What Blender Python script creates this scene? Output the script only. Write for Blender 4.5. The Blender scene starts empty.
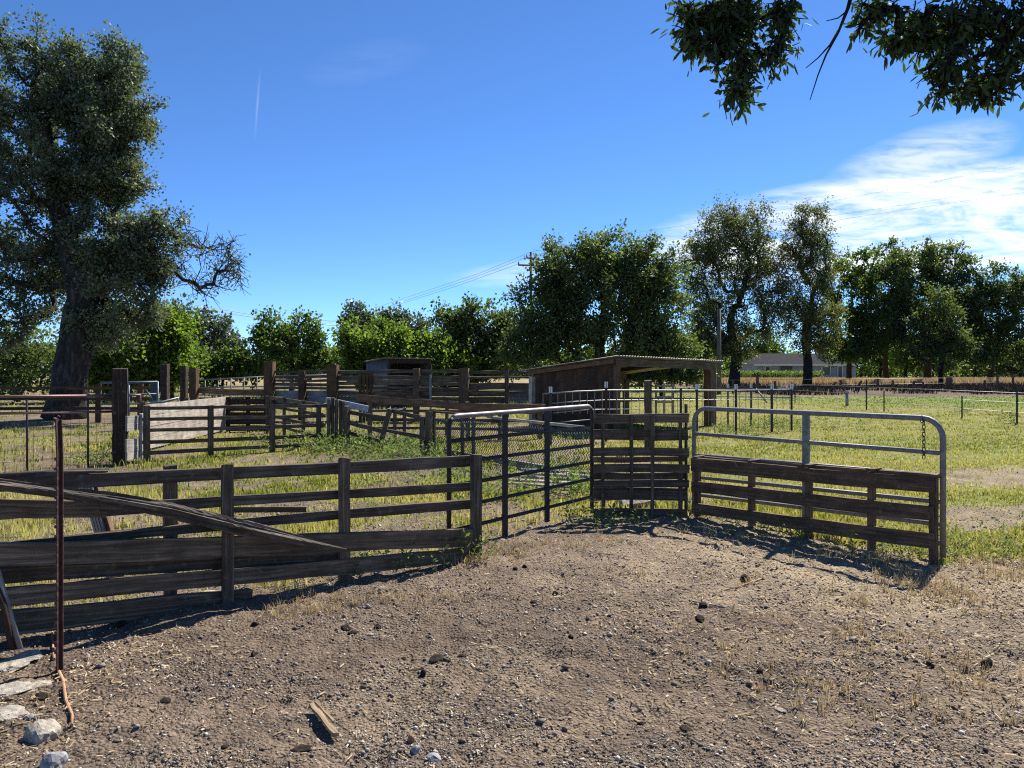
import bpy, math, random
import numpy as np
from mathutils import Vector

random.seed(7)
RNG = np.random.default_rng(11)
F, HOR, CH = 770.0, 370.0, 1.65          # focal length in pixels, horizon row, eye height (m)
scene = bpy.context.scene
COL = scene.collection
Z = Vector((0, 0, 1))

# ------------------------------------------------------------------ measuring helpers
def A(px, py, Y):
    return Vector(((px - 512) / F * Y, Y, CH - (py - HOR) / F * Y))
def G(px, py):
    Y = F * CH / (py - HOR)
    return Vector(((px - 512) / F * Y, Y, 0.0))
def zat(py, Y):
    return CH - (py - HOR) / F * Y
def on_line(P0, P1, px):
    k = (px - 512) / F
    dx, dy = P1.x - P0.x, P1.y - P0.y
    t = (k * P0.y - P0.x) / (dx - k * dy)
    return Vector((P0.x + t * dx, P0.y + t * dy, 0.0))

# ------------------------------------------------------------------ value noise in numpy
def _hash(ix, iy, seed):
    h = (ix.astype(np.int64) * 374761393 + iy.astype(np.int64) * 668265263 + seed * 1442695041) & 0x7fffffff
    h = ((h ^ (h >> 13)) * 1274126177) & 0x7fffffff
    return ((h ^ (h >> 16)) & 0xffff) / 65535.0
def vnoise(x, y, seed=0):
    x = np.asarray(x, float); y = np.asarray(y, float)
    ix, iy = np.floor(x), np.floor(y)
    fx, fy = x - ix, y - iy
    fx = fx * fx * (3 - 2 * fx); fy = fy * fy * (3 - 2 * fy)
    a = _hash(ix, iy, seed); b = _hash(ix + 1, iy, seed)
    c = _hash(ix, iy + 1, seed); d = _hash(ix + 1, iy + 1, seed)
    return (a * (1 - fx) + b * fx) * (1 - fy) + (c * (1 - fx) + d * fx) * fy
def fbm(x, y, seed=0, oct=3):
    s = 0; a = .5; t = 0
    for o in range(oct):
        s = s + a * vnoise(x * 2 ** o, y * 2 ** o, seed + o * 17); t += a; a *= .5
    return s / t
def sstep(a, b, x):
    t = np.clip((x - a) / (b - a), 0, 1)
    return t * t * (3 - 2 * t)

# ------------------------------------------------------------------ materials
def new_mat(name):
    m = bpy.data.materials.new(name); m.use_nodes = True
    nt = m.node_tree; nt.nodes.clear()
    return m, nt, nt.nodes, nt.links
def ramp(N, stops):
    r = N.new('ShaderNodeValToRGB'); e = r.color_ramp.elements
    while len(e) < len(stops): e.new(.5)
    for k, (p, c) in enumerate(stops):
        e[k].position = p; e[k].color = (*c, 1) if len(c) == 3 else c
    return r
def bsdf_out(N, L):
    b = N.new('ShaderNodeBsdfPrincipled'); o = N.new('ShaderNodeOutputMaterial')
    L.new(b.outputs[0], o.inputs[0]); return b, o

def wood_mat(name, dark, mid, pale, rough=.85, grain=1.0, bump=.5, lichen=.45):
    """weathered boards; grain runs along u of the board's UV"""
    m, nt, N, L = new_mat(name)
    b, o = bsdf_out(N, L)
    uv = N.new('ShaderNodeUVMap'); uv.uv_map = 'UVMap'
    mp = N.new('ShaderNodeMapping'); mp.inputs['Scale'].default_value = (1.6, 46 * grain, 1)
    L.new(uv.outputs[0], mp.inputs[0])
    n1 = N.new('ShaderNodeTexNoise'); n1.inputs['Scale'].default_value = 1.0; n1.inputs['Detail'].default_value = 6; n1.inputs['Roughness'].default_value = .65
    n1.inputs['Distortion'].default_value = .6
    L.new(mp.outputs[0], n1.inputs['Vector'])
    n2 = N.new('ShaderNodeTexNoise'); n2.inputs['Scale'].default_value = 5; n2.inputs['Detail'].default_value = 4
    tc = N.new('ShaderNodeTexCoord'); L.new(tc.outputs['Object'], n2.inputs['Vector'])
    r = ramp(N, [(.22, dark), (.5, mid), (.78, pale)])
    L.new(n1.outputs['Fac'], r.inputs[0])
    mx = N.new('ShaderNodeMix'); mx.data_type = 'RGBA'; mx.blend_type = 'MULTIPLY'; mx.inputs[0].default_value = .8
    r2 = ramp(N, [(.3, (.5, .5, .45)), (.7, (1.25, 1.2, 1.15))])
    L.new(n2.outputs['Fac'], r2.inputs[0])
    L.new(r.outputs[0], mx.inputs[6]); L.new(r2.outputs[0], mx.inputs[7])
    oi = N.new('ShaderNodeObjectInfo'); ge = N.new('ShaderNodeNewGeometry'); ad = N.new('ShaderNodeMath'); ad.operation = 'ADD'
    L.new(oi.outputs['Random'], ad.inputs[0]); L.new(ge.outputs['Random Per Island'], ad.inputs[1])
    hf = N.new('ShaderNodeMath'); hf.operation = 'MULTIPLY'; hf.inputs[1].default_value = .5; L.new(ad.outputs[0], hf.inputs[0])
    r3 = ramp(N, [(.1, (.58, .60, .64)), (.5, (1, .97, .93)), (.9, (1.5, 1.38, 1.22))]); L.new(hf.outputs[0], r3.inputs[0])
    m3 = N.new('ShaderNodeMix'); m3.data_type = 'RGBA'; m3.blend_type = 'MULTIPLY'; m3.inputs[0].default_value = 1
    L.new(mx.outputs[2], m3.inputs[6]); L.new(r3.outputs[0], m3.inputs[7])
    # lichen and stain spots
    n4 = N.new('ShaderNodeTexNoise'); n4.inputs['Scale'].default_value = 17; n4.inputs['Detail'].default_value = 6; L.new(tc.outputs['Object'], n4.inputs['Vector'])
    r4 = ramp(N, [(.60, (0, 0, 0)), (.70, (1, 1, 1))]); L.new(n4.outputs['Fac'], r4.inputs[0])
    fm = N.new('ShaderNodeMath'); fm.operation = 'MULTIPLY'; fm.inputs[1].default_value = lichen; L.new(r4.outputs[0], fm.inputs[0])
    m4 = N.new('ShaderNodeMix'); m4.data_type = 'RGBA'; L.new(fm.outputs[0], m4.inputs[0]); L.new(m3.outputs[2], m4.inputs[6]); m4.inputs[7].default_value = (.21, .18, .10, 1)
    L.new(m4.outputs[2], b.inputs['Base Color'])
    b.inputs['Roughness'].default_value = rough
    b.inputs['Specular IOR Level'].default_value = .3
    bp = N.new('ShaderNodeBump'); bp.inputs['Strength'].default_value = bump; bp.inputs['Distance'].default_value = .012
    L.new(n1.outputs['Fac'], bp.inputs['Height']); L.new(bp.outputs[0], b.inputs['Normal'])
    return m

def noisy_mat(name, c1, c2, scale=8, rough=.6, metallic=0, bump=.2, spec=.5, c3=None, dist=.01):
    m, nt, N, L = new_mat(name)
    b, o = bsdf_out(N, L)
    tc = N.new('ShaderNodeTexCoord')
    n = N.new('ShaderNodeTexNoise'); n.inputs['Scale'].default_value = scale; n.inputs['Detail'].default_value = 8; n.inputs['Roughness'].default_value = .65
    L.new(tc.outputs['Object'], n.inputs['Vector'])
    st = [(.35, c1), (.65, c2)]
    if c3: st.append((.75, c3))
    r = ramp(N, st); L.new(n.outputs['Fac'], r.inputs[0]); L.new(r.outputs[0], b.inputs['Base Color'])
    b.inputs['Roughness'].default_value = rough; b.inputs['Metallic'].default_value = metallic
    b.inputs['Specular IOR Level'].default_value = spec
    if bump:
        bp = N.new('ShaderNodeBump'); bp.inputs['Strength'].default_value = bump; bp.inputs['Distance'].default_value = dist
        L.new(n.outputs['Fac'], bp.inputs['Height']); L.new(bp.outputs[0], b.inputs['Normal'])
    return m

def leaf_mat(name, c1, c2, c3, trans=.35, rough=.45, spec=.5, tcol=None):
    """per-vertex attribute 'tint' (0..1, constant over a leaf) picks the leaf's own colour"""
    m, nt, N, L = new_mat(name)
    at = N.new('ShaderNodeAttribute'); at.attribute_name = 'tint'
    r = ramp(N, [(0, c1), (.5, c2), (1, c3)]); L.new(at.outputs['Fac'], r.inputs[0])
    b = N.new('ShaderNodeBsdfPrincipled'); b.inputs['Roughness'].default_value = rough; b.inputs['Specular IOR Level'].default_value = spec
    L.new(r.outputs[0], b.inputs['Base Color'])
    t = N.new('ShaderNodeBsdfTranslucent')
    mu = N.new('ShaderNodeMix'); mu.data_type = 'RGBA'; mu.blend_type = 'MULTIPLY'; mu.inputs[0].default_value = 1
    L.new(r.outputs[0], mu.inputs[6]); mu.inputs[7].default_value = (*(tcol or (1.5, 1.7, .6)), 1)
    L.new(mu.outputs[2], t.inputs[0])
    mx = N.new('ShaderNodeMixShader'); mx.inputs[0].default_value = trans
    L.new(b.outputs[0], mx.inputs[1]); L.new(t.outputs[0], mx.inputs[2])
    o = N.new('ShaderNodeOutputMaterial'); L.new(mx.outputs[0], o.inputs[0])
    return m

def tint_mat(name, stops, rough=.9, spec=.2, bump_scale=None):
    m, nt, N, L = new_mat(name)
    b, o = bsdf_out(N, L)
    at = N.new('ShaderNodeAttribute'); at.attribute_name = 'tint'
    r = ramp(N, stops); L.new(at.outputs['Fac'], r.inputs[0]); L.new(r.outputs[0], b.inputs['Base Color'])
    b.inputs['Roughness'].default_value = rough; b.inputs['Specular IOR Level'].default_value = spec
    return m

M = {}
M['wood'] = wood_mat('weathered_board', (.020, .0145, .010), (.094, .071, .051), (.26, .22, .172))
M['wood_brown'] = wood_mat('brown_board', (.030, .018, .011), (.120, .074, .046), (.25, .175, .12))
M['wood_rust'] = wood_mat('reddish_board', (.022, .012, .008), (.080, .042, .026), (.15, .085, .052))
M['wood_tie'] = wood_mat('creosote_timber', (.008, .006, .005), (.03, .019, .015), (.10, .075, .062), bump=.9)
M['wood_orange'] = wood_mat('orange_post', (.02, .012, .006), (.075, .044, .02), (.14, .088, .045))
M['wood_beam'] = wood_mat('split_beam', (.02, .016, .013), (.10, .083, .068), (.28, .25, .22), grain=.7, bump=1)
M['wood_white'] = wood_mat('whitewashed_plank', (.13, .115, .10), (.30, .28, .255), (.46, .44, .41), lichen=.1)
M['wood_stick'] = wood_mat('bare_stick', (.16, .09, .05), (.36, .23, .14), (.5, .37, .25))
M['wood_scrap'] = wood_mat('split_tan_board', (.11, .075, .045), (.30, .22, .14), (.48, .39, .28))
M['pale_board'] = noisy_mat('pale_painted_board', (.26, .275, .31), (.42, .44, .48), 14, .6)
M['galv'] = noisy_mat('galvanised_pipe', (.13, .122, .112), (.24, .226, .21), 22, .6, .1, .15, .35)
M['darkpipe'] = noisy_mat('dark_pipe', (.022, .018, .018), (.05, .038, .036), 18, .62, 0, .15, .25, c3=(.09, .05, .035))
M['shinypipe'] = noisy_mat('worn_pipe', (.15, .125, .115), (.25, .215, .20), 18, .5, .3, .05)
M['rust'] = noisy_mat('rusty_steel', (.035, .016, .013), (.095, .045, .036), 30, .6, .2, .2, .4)
M['rustpink'] = noisy_mat('rusty_pipe', (.14, .075, .068), (.24, .13, .12), 26, .5, .2, .1)
M['steel_dark'] = noisy_mat('dark_steel', (.03, .032, .03), (.06, .06, .058), 30, .5, .2, .1)
M['wire'] = noisy_mat('bright_wire', (.17, .168, .16), (.29, .285, .275), 20, .45, .3, 0)
M['wire_dull'] = noisy_mat('dull_wire', (.16, .155, .15), (.26, .25, .24), 20, .5, .4, 0)
M['mesh_wire'] = noisy_mat('old_mesh_wire', (.05, .05, .048), (.13, .125, .12), 20, .45, .4, 0)
M['white_tip'] = noisy_mat('white_paint_tip', (.6, .6, .6), (.78, .78, .78), 30, .5)
M['bluegrey'] = noisy_mat('blue_grey_sheet', (.05, .07, .095), (.09, .12, .16), 6, .5, .3, .1)
M['tin'] = noisy_mat('corrugated_tin', (.10, .105, .11), (.19, .195, .20), 5, .5, .4, .1)
M['tin_rust'] = noisy_mat('rusty_tin', (.10, .085, .075), (.27, .24, .21), 5, .55, .25, .2, c3=(.15, .085, .05))
M['bark'] = None
M['rock'] = noisy_mat('pale_rock', (.19, .165, .13), (.43, .39, .325), 30, .9, 0, .9, .2, c3=(.40, .38, .34), dist=.02)
M['rock_grey'] = noisy_mat('grey_rock', (.13, .13, .13), (.34, .34, .34), 18, .8, 0, .6, .3)
M['dung'] = noisy_mat('dark_clod', (.012, .009, .007), (.045, .034, .026), 40, .95, 0, .9, .1)
M['roof_shingle'] = noisy_mat('shingle_roof', (.028, .028, .031), (.05, .05, .055), 3, 1.0, 0, .2, .05)
M['house_wall'] = noisy_mat('house_siding', (.20, .25, .26), (.27, .32, .33), 2, .8, 0, .05)
M['house_white'] = noisy_mat('white_trim', (.6, .62, .62), (.75, .76, .76), 2, .7, 0, 0)
M['glass_dark'] = noisy_mat('dark_glazing', (.015, .018, .02), (.03, .035, .04), 2, .15, 0, 0)
M['blue_plastic'] = noisy_mat('blue_plastic', (.05, .12, .4), (.08, .18, .5), 6, .4)
M['pole_wood'] = wood_mat('utility_pole', (.05, .042, .036), (.13, .115, .10), (.24, .22, .2))
M['grey_pole'] = wood_mat('bleached_pole', (.16, .145, .13), (.33, .305, .28), (.46, .43, .4))

def bark_mat(name, c1, c2, c3, sc=1.0):
    m, nt, N, L = new_mat(name)
    b, o = bsdf_out(N, L)
    tc = N.new('ShaderNodeTexCoord')
    mp = N.new('ShaderNodeMapping'); mp.inputs['Scale'].default_value = (9 * sc, 9 * sc, 2.2 * sc)
    L.new(tc.outputs['Object'], mp.inputs[0])
    n = N.new('ShaderNodeTexNoise'); n.inputs['Scale'].default_value = 1; n.inputs['Detail'].default_value = 8; n.inputs['Roughness'].default_value = .7; n.inputs['Distortion'].default_value = .5
    L.new(mp.outputs[0], n.inputs['Vector'])
    r = ramp(N, [(.3, c1), (.52, c2), (.72, c3)]); L.new(n.outputs['Fac'], r.inputs[0]); L.new(r.outputs[0], b.inputs['Base Color'])
    b.inputs['Roughness'].default_value = .95; b.inputs['Specular IOR Level'].default_value = .15
    bp = N.new('ShaderNodeBump'); bp.inputs['Strength'].default_value = 1; bp.inputs['Distance'].default_value = .11
    L.new(n.outputs['Fac'], bp.inputs['Height']); L.new(bp.outputs[0], b.inputs['Normal'])
    return m
M['bark'] = bark_mat('oak_bark', (.011, .0095, .008), (.052, .045, .039), (.15, .132, .118))
M['bark_dark'] = bark_mat('dark_bark', (.012, .0105, .009), (.034, .029, .025), (.065, .057, .05))
M['leaf_oak'] = leaf_mat('oak_leaves', (.065, .082, .050), (.118, .136, .084), (.185, .205, .138), .36, .55, .35, (1.3, 1.5, .7))
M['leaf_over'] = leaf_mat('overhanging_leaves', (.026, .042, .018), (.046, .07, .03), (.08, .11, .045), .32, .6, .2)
M['leaf_dark'] = leaf_mat('dark_green_leaves', (.046, .066, .025), (.086, .112, .042), (.145, .172, .07), .44, .55, .3)
M['leaf_bright'] = leaf_mat('fresh_green_leaves', (.065, .10, .022), (.115, .165, .036), (.165, .22, .055), .56, .55, .25, (1.55, 1.75, .55))
M['leaf_euc'] = leaf_mat('olive_leaves', (.058, .068, .03), (.11, .118, .052), (.18, .185, .09), .46, .55, .3)
M['leaf_mid'] = leaf_mat('mid_green_leaves', (.05, .08, .02), (.088, .125, .032), (.13, .18, .05), .48, .55, .3)
M['leaf_far'] = leaf_mat('grey_green_leaves', (.05, .066, .044), (.08, .10, .062), (.12, .14, .09), .35, .45, .5)
M['grass'] = leaf_mat('grass_blades', (.09, .13, .022), (.235, .235, .055), (.50, .42, .22), .4, .6, .25, (1.2, 1.25, .6))
M['straw'] = leaf_mat('dry_straw', (.27, .19, .09), (.42, .32, .17), (.58, .48, .30), .25, .7, .2, (1.1, 1.0, .8))
M['weed'] = leaf_mat('weed_leaves', (.07, .105, .035), (.13, .165, .062), (.27, .28, .15), .4, .7, .15, (1.3, 1.5, .6))
M['brush'] = tint_mat('dead_brush', [(0, (.035, .024, .017)), (.6, (.085, .06, .043)), (1, (.2, .155, .11))])
M['gravel'] = tint_mat('loose_gravel', [(0, (.10, .076, .057)), (.55, (.20, .158, .12)), (.8, (.38, .33, .27)), (1, (.58, .54, .47))])

# ------------------------------------------------------------------ mesh builders
def link(o, parent=None):
    COL.objects.link(o)
    if parent is not None: o.parent = parent
    return o
def tag(o, label=None, cat=None, group=None, kind=None):
    if label: o['label'] = label
    if cat: o['category'] = cat
    if group: o['group'] = group
    if kind: o['kind'] = kind
    return o
def thing(name, label, cat, loc=(0, 0, 0), group=None):
    o = bpy.data.objects.new(name, None); o.location = loc; o.empty_display_size = .2
    COL.objects.link(o)
    return tag(o, label, cat, group)

def mesh_np(name, V, quads=None, tris=None, mat=None, parent=None, tint=None, smooth=False, origin=None):
    V = np.asarray(V, np.float32).reshape(-1, 3)
    if origin is not None: V = V - np.asarray(origin, np.float32)
    me = bpy.data.meshes.new(name)
    q = np.zeros((0, 4), np.int32) if quads is None else np.asarray(quads, np.int32).reshape(-1, 4)
    t = np.zeros((0, 3), np.int32) if tris is None else np.asarray(tris, np.int32).reshape(-1, 3)
    me.vertices.add(len(V)); me.vertices.foreach_set('co', V.ravel())
    nl = q.size + t.size
    me.loops.add(nl); me.loops.foreach_set('vertex_index', np.concatenate([q.ravel(), t.ravel()]).astype(np.int32))
    me.polygons.add(len(q) + len(t))
    st = np.concatenate([np.arange(len(q)) * 4, q.size + np.arange(len(t)) * 3]).astype(np.int32)
    me.polygons.foreach_set('loop_start', st)
    if smooth: me.polygons.foreach_set('use_smooth', np.ones(len(q) + len(t), bool))
    if tint is not None:
        a = me.attributes.new('tint', 'FLOAT', 'POINT'); a.data.foreach_set('value', np.asarray(tint, np.float32).ravel())
    me.update(calc_edges=True)
    if mat: me.materials.append(mat)
    o = bpy.data.objects.new(name, me); link(o, parent)
    if origin is not None and parent is None: o.location = origin
    return o

class MB:
    """collects boards and tubes into ONE mesh, with a UV whose u runs along each board"""
    def __init__(s): s.v = []; s.f = []; s.uv = []; s.sm = []
    def quad(s, idx, uv, sm=False): s.f.append(idx); s.uv.append(uv); s.sm.append(sm)
    def board(s, a, b, h0, t, h1=None, up=Z, jit=.0, seg=None, wob=0.0, side=None):
        """a, b: centre of each end; h along up, t across"""
        a = Vector(a); b = Vector(b); h1 = h0 if h1 is None else h1
        d = (b - a); Ln = d.length; d.normalize()
        sd = d.cross(up).normalized() if side is None else Vector(side).normalized()
        u = sd.cross(d).normalized()
        n = seg or max(1, min(14, int(Ln / .35)))
        base = len(s.v); u0 = random.random() * 7; v0 = random.random() * 9
        ph = random.random() * 6
        for i in range(n + 1):
            k = i / n; c = a.lerp(b, k); h = h0 + (h1 - h0) * k
            c = c + u * (wob * math.sin(ph + k * 5)) + sd * (wob * .7 * math.sin(ph * 2 + k * 4))
            for (y, x) in ((.5, -.5), (.5, .5), (-.5, .5), (-.5, -.5)):
                e = 0 if i in (0, n) else .5
                s.v.append(c + u * (h * y + random.uniform(-jit, jit)) + sd * (t * x + random.uniform(-jit, jit) * .4) + d * (random.uniform(-jit, jit) * 2))
        per = [0, t, t + h0, 2 * t + h0, 2 * t + 2 * h0]
        for i in range(n):
            for k in range(4):
                k2 = (k + 1) % 4
                ua, ub = u0 + Ln * i / n, u0 + Ln * (i + 1) / n
                s.quad((base + i * 4 + k, base + i * 4 + k2, base + i * 4 + 4 + k2, base + i * 4 + 4 + k),
                       ((ua, v0 + per[k]), (ua, v0 + per[k + 1]), (ub, v0 + per[k + 1]), (ub, v0 + per[k])))
        e = base + n * 4
        for r, q in ((base, (3, 2, 1, 0)), (e, (0, 1, 2, 3))):
            s.quad(tuple(r + k for k in q), ((u0, v0), (u0, v0 + t), (u0 + .02, v0 + t), (u0 + .02, v0)))
        return s
    def tube(s, pts, r, n=8, caps=True, r_fn=None):
        pts = [Vector(p) for p in pts]
        m = len(pts); rs = r if isinstance(r, (list, tuple)) else [r] * m
        base = len(s.v); prev = None
        for i, p in enumerate(pts):
            d = (pts[min(i + 1, m - 1)] - pts[max(i - 1, 0)])
            if d.length < 1e-9: d = Vector((0, 0, 1))
            d.normalize()
            if prev is None:
                ref = Z if abs(d.z) < .9 else Vector((1, 0, 0))
                x = d.cross(ref).normalized()
            else:
                x = (prev - d * prev.dot(d))
                x = x.normalized() if x.length > 1e-6 else d.orthogonal().normalized()
            prev = x; y = d.cross(x)
            for k in range(n):
                a = 2 * math.pi * k / n
                rr = rs[i] * (r_fn(i, k) if r_fn else 1)
                s.v.append(p + x * (math.cos(a) * rr) + y * (math.sin(a) * rr))
        ln = 0
        for i in range(m - 1):
            l2 = ln + (pts[i + 1] - pts[i]).length
            for k in range(n):
                k2 = (k + 1) % n; c = 2 * math.pi * rs[i] / n
                s.quad((base + i * n + k, base + i * n + k2, base + (i + 1) * n + k2, base + (i + 1) * n + k),
                       ((ln, k * c), (ln, (k + 1) * c), (l2, (k + 1) * c), (l2, k * c)), True)
            ln = l2
        if caps:
            e = base + (m - 1) * n
            s.quad(tuple(base + k for k in reversed(range(n))), tuple((.01 * k, 0) for k in range(n)))
            s.quad(tuple(e + k for k in range(n)), tuple((.01 * k, 0) for k in range(n)))
        return s
    def poly(s, pts, uv=None):
        b = len(s.v); s.v += [Vector(p) for p in pts]
        s.quad(tuple(range(b, b + len(pts))), uv or tuple((p[0], p[2]) for p in pts)); return s
    def build(s, name, mat, parent=None, origin=None):
        org = Vector(origin) if origin is not None else Vector((0, 0, 0))
        if parent is not None and origin is None: org = parent.location.copy()
        me = bpy.data.meshes.new(name)
        me.from_pydata([tuple(Vector(v) - org) for v in s.v], [], s.f)
        ul = me.uv_layers.new(name='UVMap')
        flat = [c for u in s.uv for p in u for c in p]
        ul.data.foreach_set('uv', flat)
        me.polygons.foreach_set('use_smooth', s.sm)
        me.materials.append(mat); me.update()
        o = bpy.data.objects.new(name, me); link(o, parent)
        if parent is None: o.location = org
        return o

def rail_on(P0, P1, px0, t0, b0, px1, t1, b1, off=0.0, thick=.035, jit=.004, wob=.006, mb=None):
    """a board on the ground line P0-P1 whose ends show at rows t..b; off = metres in front (-) or behind (+) the posts"""
    d = (P1 - P0).normalized(); n = Vector((-d.y, d.x, 0))
    if n.y < 0: n = -n
    a = on_line(P0, P1, px0); b = on_line(P0, P1, px1)
    ha = (b0 - t0) / F * a.y; hb = (b1 - t1) / F * b.y
    a = a + n * off + Z * zat((t0 + b0) / 2, a.y); b = b + n * off + Z * zat((t1 + b1) / 2, b.y)
    mb = mb or MB()
    mb.board(a, b, ha, thick, hb, jit=jit, wob=wob)
    return mb
def post_on(P0, P1, px, top, wpx, off=0.0, depth=None, bottom=-.12, lean=0, jit=.005, mb=None):
    d = (P1 - P0).normalized(); n = Vector((-d.y, d.x, 0))
    if n.y < 0: n = -n
    p = on_line(P0, P1, px); w = wpx / F * p.y; dp = depth or w
    zt = zat(top, p.y)
    q = p + n * off
    mb = mb or MB()
    mb.board(q + Z * bottom, q + Z * zt + Vector((lean, 0, 0)), w, dp, up=d, jit=jit, seg=max(2, int(zt / .2)), side=n)
    return mb

# ------------------------------------------------------------------ ground zones
PA, PB = G(225, 602), G(474, 556)                    # board fence line
TG0, TG1 = G(449, 549), G(593, 514)                  # left tube gate
PL0, PL1 = G(594, 517), G(691, 516)                  # pallet hurdle
RG0, RG1 = G(694, 513), G(942, 561)                  # right gate
def pen_side(x, y):
    """>0 behind the fences and gates, <0 on the yard side (metres)"""
    pts = [PA + (PA - PB) * 3, PA, PB, TG0, TG1, PL1, RG1, RG1 + Vector((3, -.9, 0)), RG1 + Vector((30, -1.5, 0))]
    xs = np.array([p.x for p in pts]); ys = np.array([p.y for p in pts])
    return y - np.interp(x, xs, ys)
def grass_amount(x, y):
    x = np.asarray(x, float); y = np.asarray(y, float)
    n1 = fbm(x * .9, y * .9, 3); n2 = fbm(x * .35, y * .35, 9); n3 = fbm(x * 3, y * 3, 21)
    s = pen_side(x, y)
    g = sstep(-.1, .45, s + (n3 - .5) * .9)
    # bare patches inside the pen
    bare = sstep(.42, .56, n1 * .6 + n3 * .4) * sstep(.2, 0.0, (x - 2.2) / 4.0)
    g = g * (1 - .9 * bare)
    g = g * (1 - .8 * sstep(-1.4, -2.4, x + (n1 - .5)) * sstep(2.3, 1.3, s + (n3 - .5)))
    # two vehicle tracks by the end of the right gate
    px = 512 + F * x / np.maximum(y, .5)
    side = sstep(912, 955, px + (n1 - .5) * 60)
    yc = y - (n1 - .5) * .9
    t1 = sstep(10.6, 11.1, yc) * sstep(13.4, 12.7, yc)
    t2 = sstep(7.7, 8.2, yc) * sstep(9.6, 9.1, yc)
    g = g * (1 - .93 * np.maximum(t1, t2) * side)
    # shade of the big oak keeps the soil bare
    r = np.hypot((x + 13.5) / 5.5, (y - 26) / 3.5)
    g = g * sstep(.55, 1.0, r + (n1 - .5) * .4)
    # farther right: bare bank and track
    bank = sstep(46, 50, y + (n2 - .5) * 6) * sstep(92, 84, y) * sstep(14, 18, x)
    g = g * (1 - .95 * bank)
    return np.clip(g, 0, 1)
def ground_z(x, y):
    near = sstep(40, 16, y)
    z = (fbm(x * 1.3, y * 1.3, 31, 3) - .5) * .05 + (fbm(x * 6, y * 6, 37, 3) - .5) * .045
    z = z + (fbm(x * 22, y * 22, 41, 2) - .5) * .024 * sstep(13, 6, y)
    z = z - .019 * sstep(.70, .92, vnoise(x * 5.2, y * 5.2, 43)) * sstep(14, 9, y) + .02 * (vnoise(x * .35 + 4, y * .35, 47) - .5)
    return z * near
def ground_col(x, y):
    g = grass_amount(x, y)
    n1 = fbm(x * .8, y * .8, 51, 3); n2 = fbm(x * 4, y * 4, 57, 3); n3 = fbm(x * .12, y * .12, 61, 2)
    dirtA = np.array([.13, .096, .07]); dirtB = np.array([.25, .194, .142]); strawc = np.array([.37, .30, .195])
    c = dirtA + (dirtB - dirtA) * np.clip(n2 * .65 + fbm(x * .45, y * .45, 55, 3) * .9 - .28, 0, 1)[:, None]
    # the right half of the yard carries trodden straw
    st = sstep(-.5, 3.2, x + (n1 - .5) * 3) * sstep(3.6, 6, y + (n1 - .5) * 2) * .8
    st = np.maximum(st, .3 * sstep(.5, .7, n1))
    c = c + (strawc - c) * (st * (.45 + .55 * n2))[:, None]
    gy = np.array([.25, .235, .075]); gg = np.array([.155, .205, .04])
    far = sstep(30, 35, y + (n3 - .5) * 6) * sstep(12, 16, x)
    mixg = np.clip(sstep(.35, .65, n1 * .5 + n3 * .5) * .5 + far * .6, 0, 1)
    gc = gy + (gg - gy) * mixg[:, None]
    gc = gc * (.7 + .6 * n2)[:, None]
    c = c + (gc - c) * g[:, None]
    bank = sstep(46, 50, y + (n3 - .5) * 6) * sstep(92, 84, y) * sstep(14, 18, x)
    bc = np.array([.12, .09, .065])
    c = c + (bc - c) * (bank * .9)[:, None]
    tan = sstep(84, 90, y) * sstep(140, 125, y)
    c = c + (np.array([.36, .28, .15]) - c) * (tan * .8)[:, None]
    return c

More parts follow.
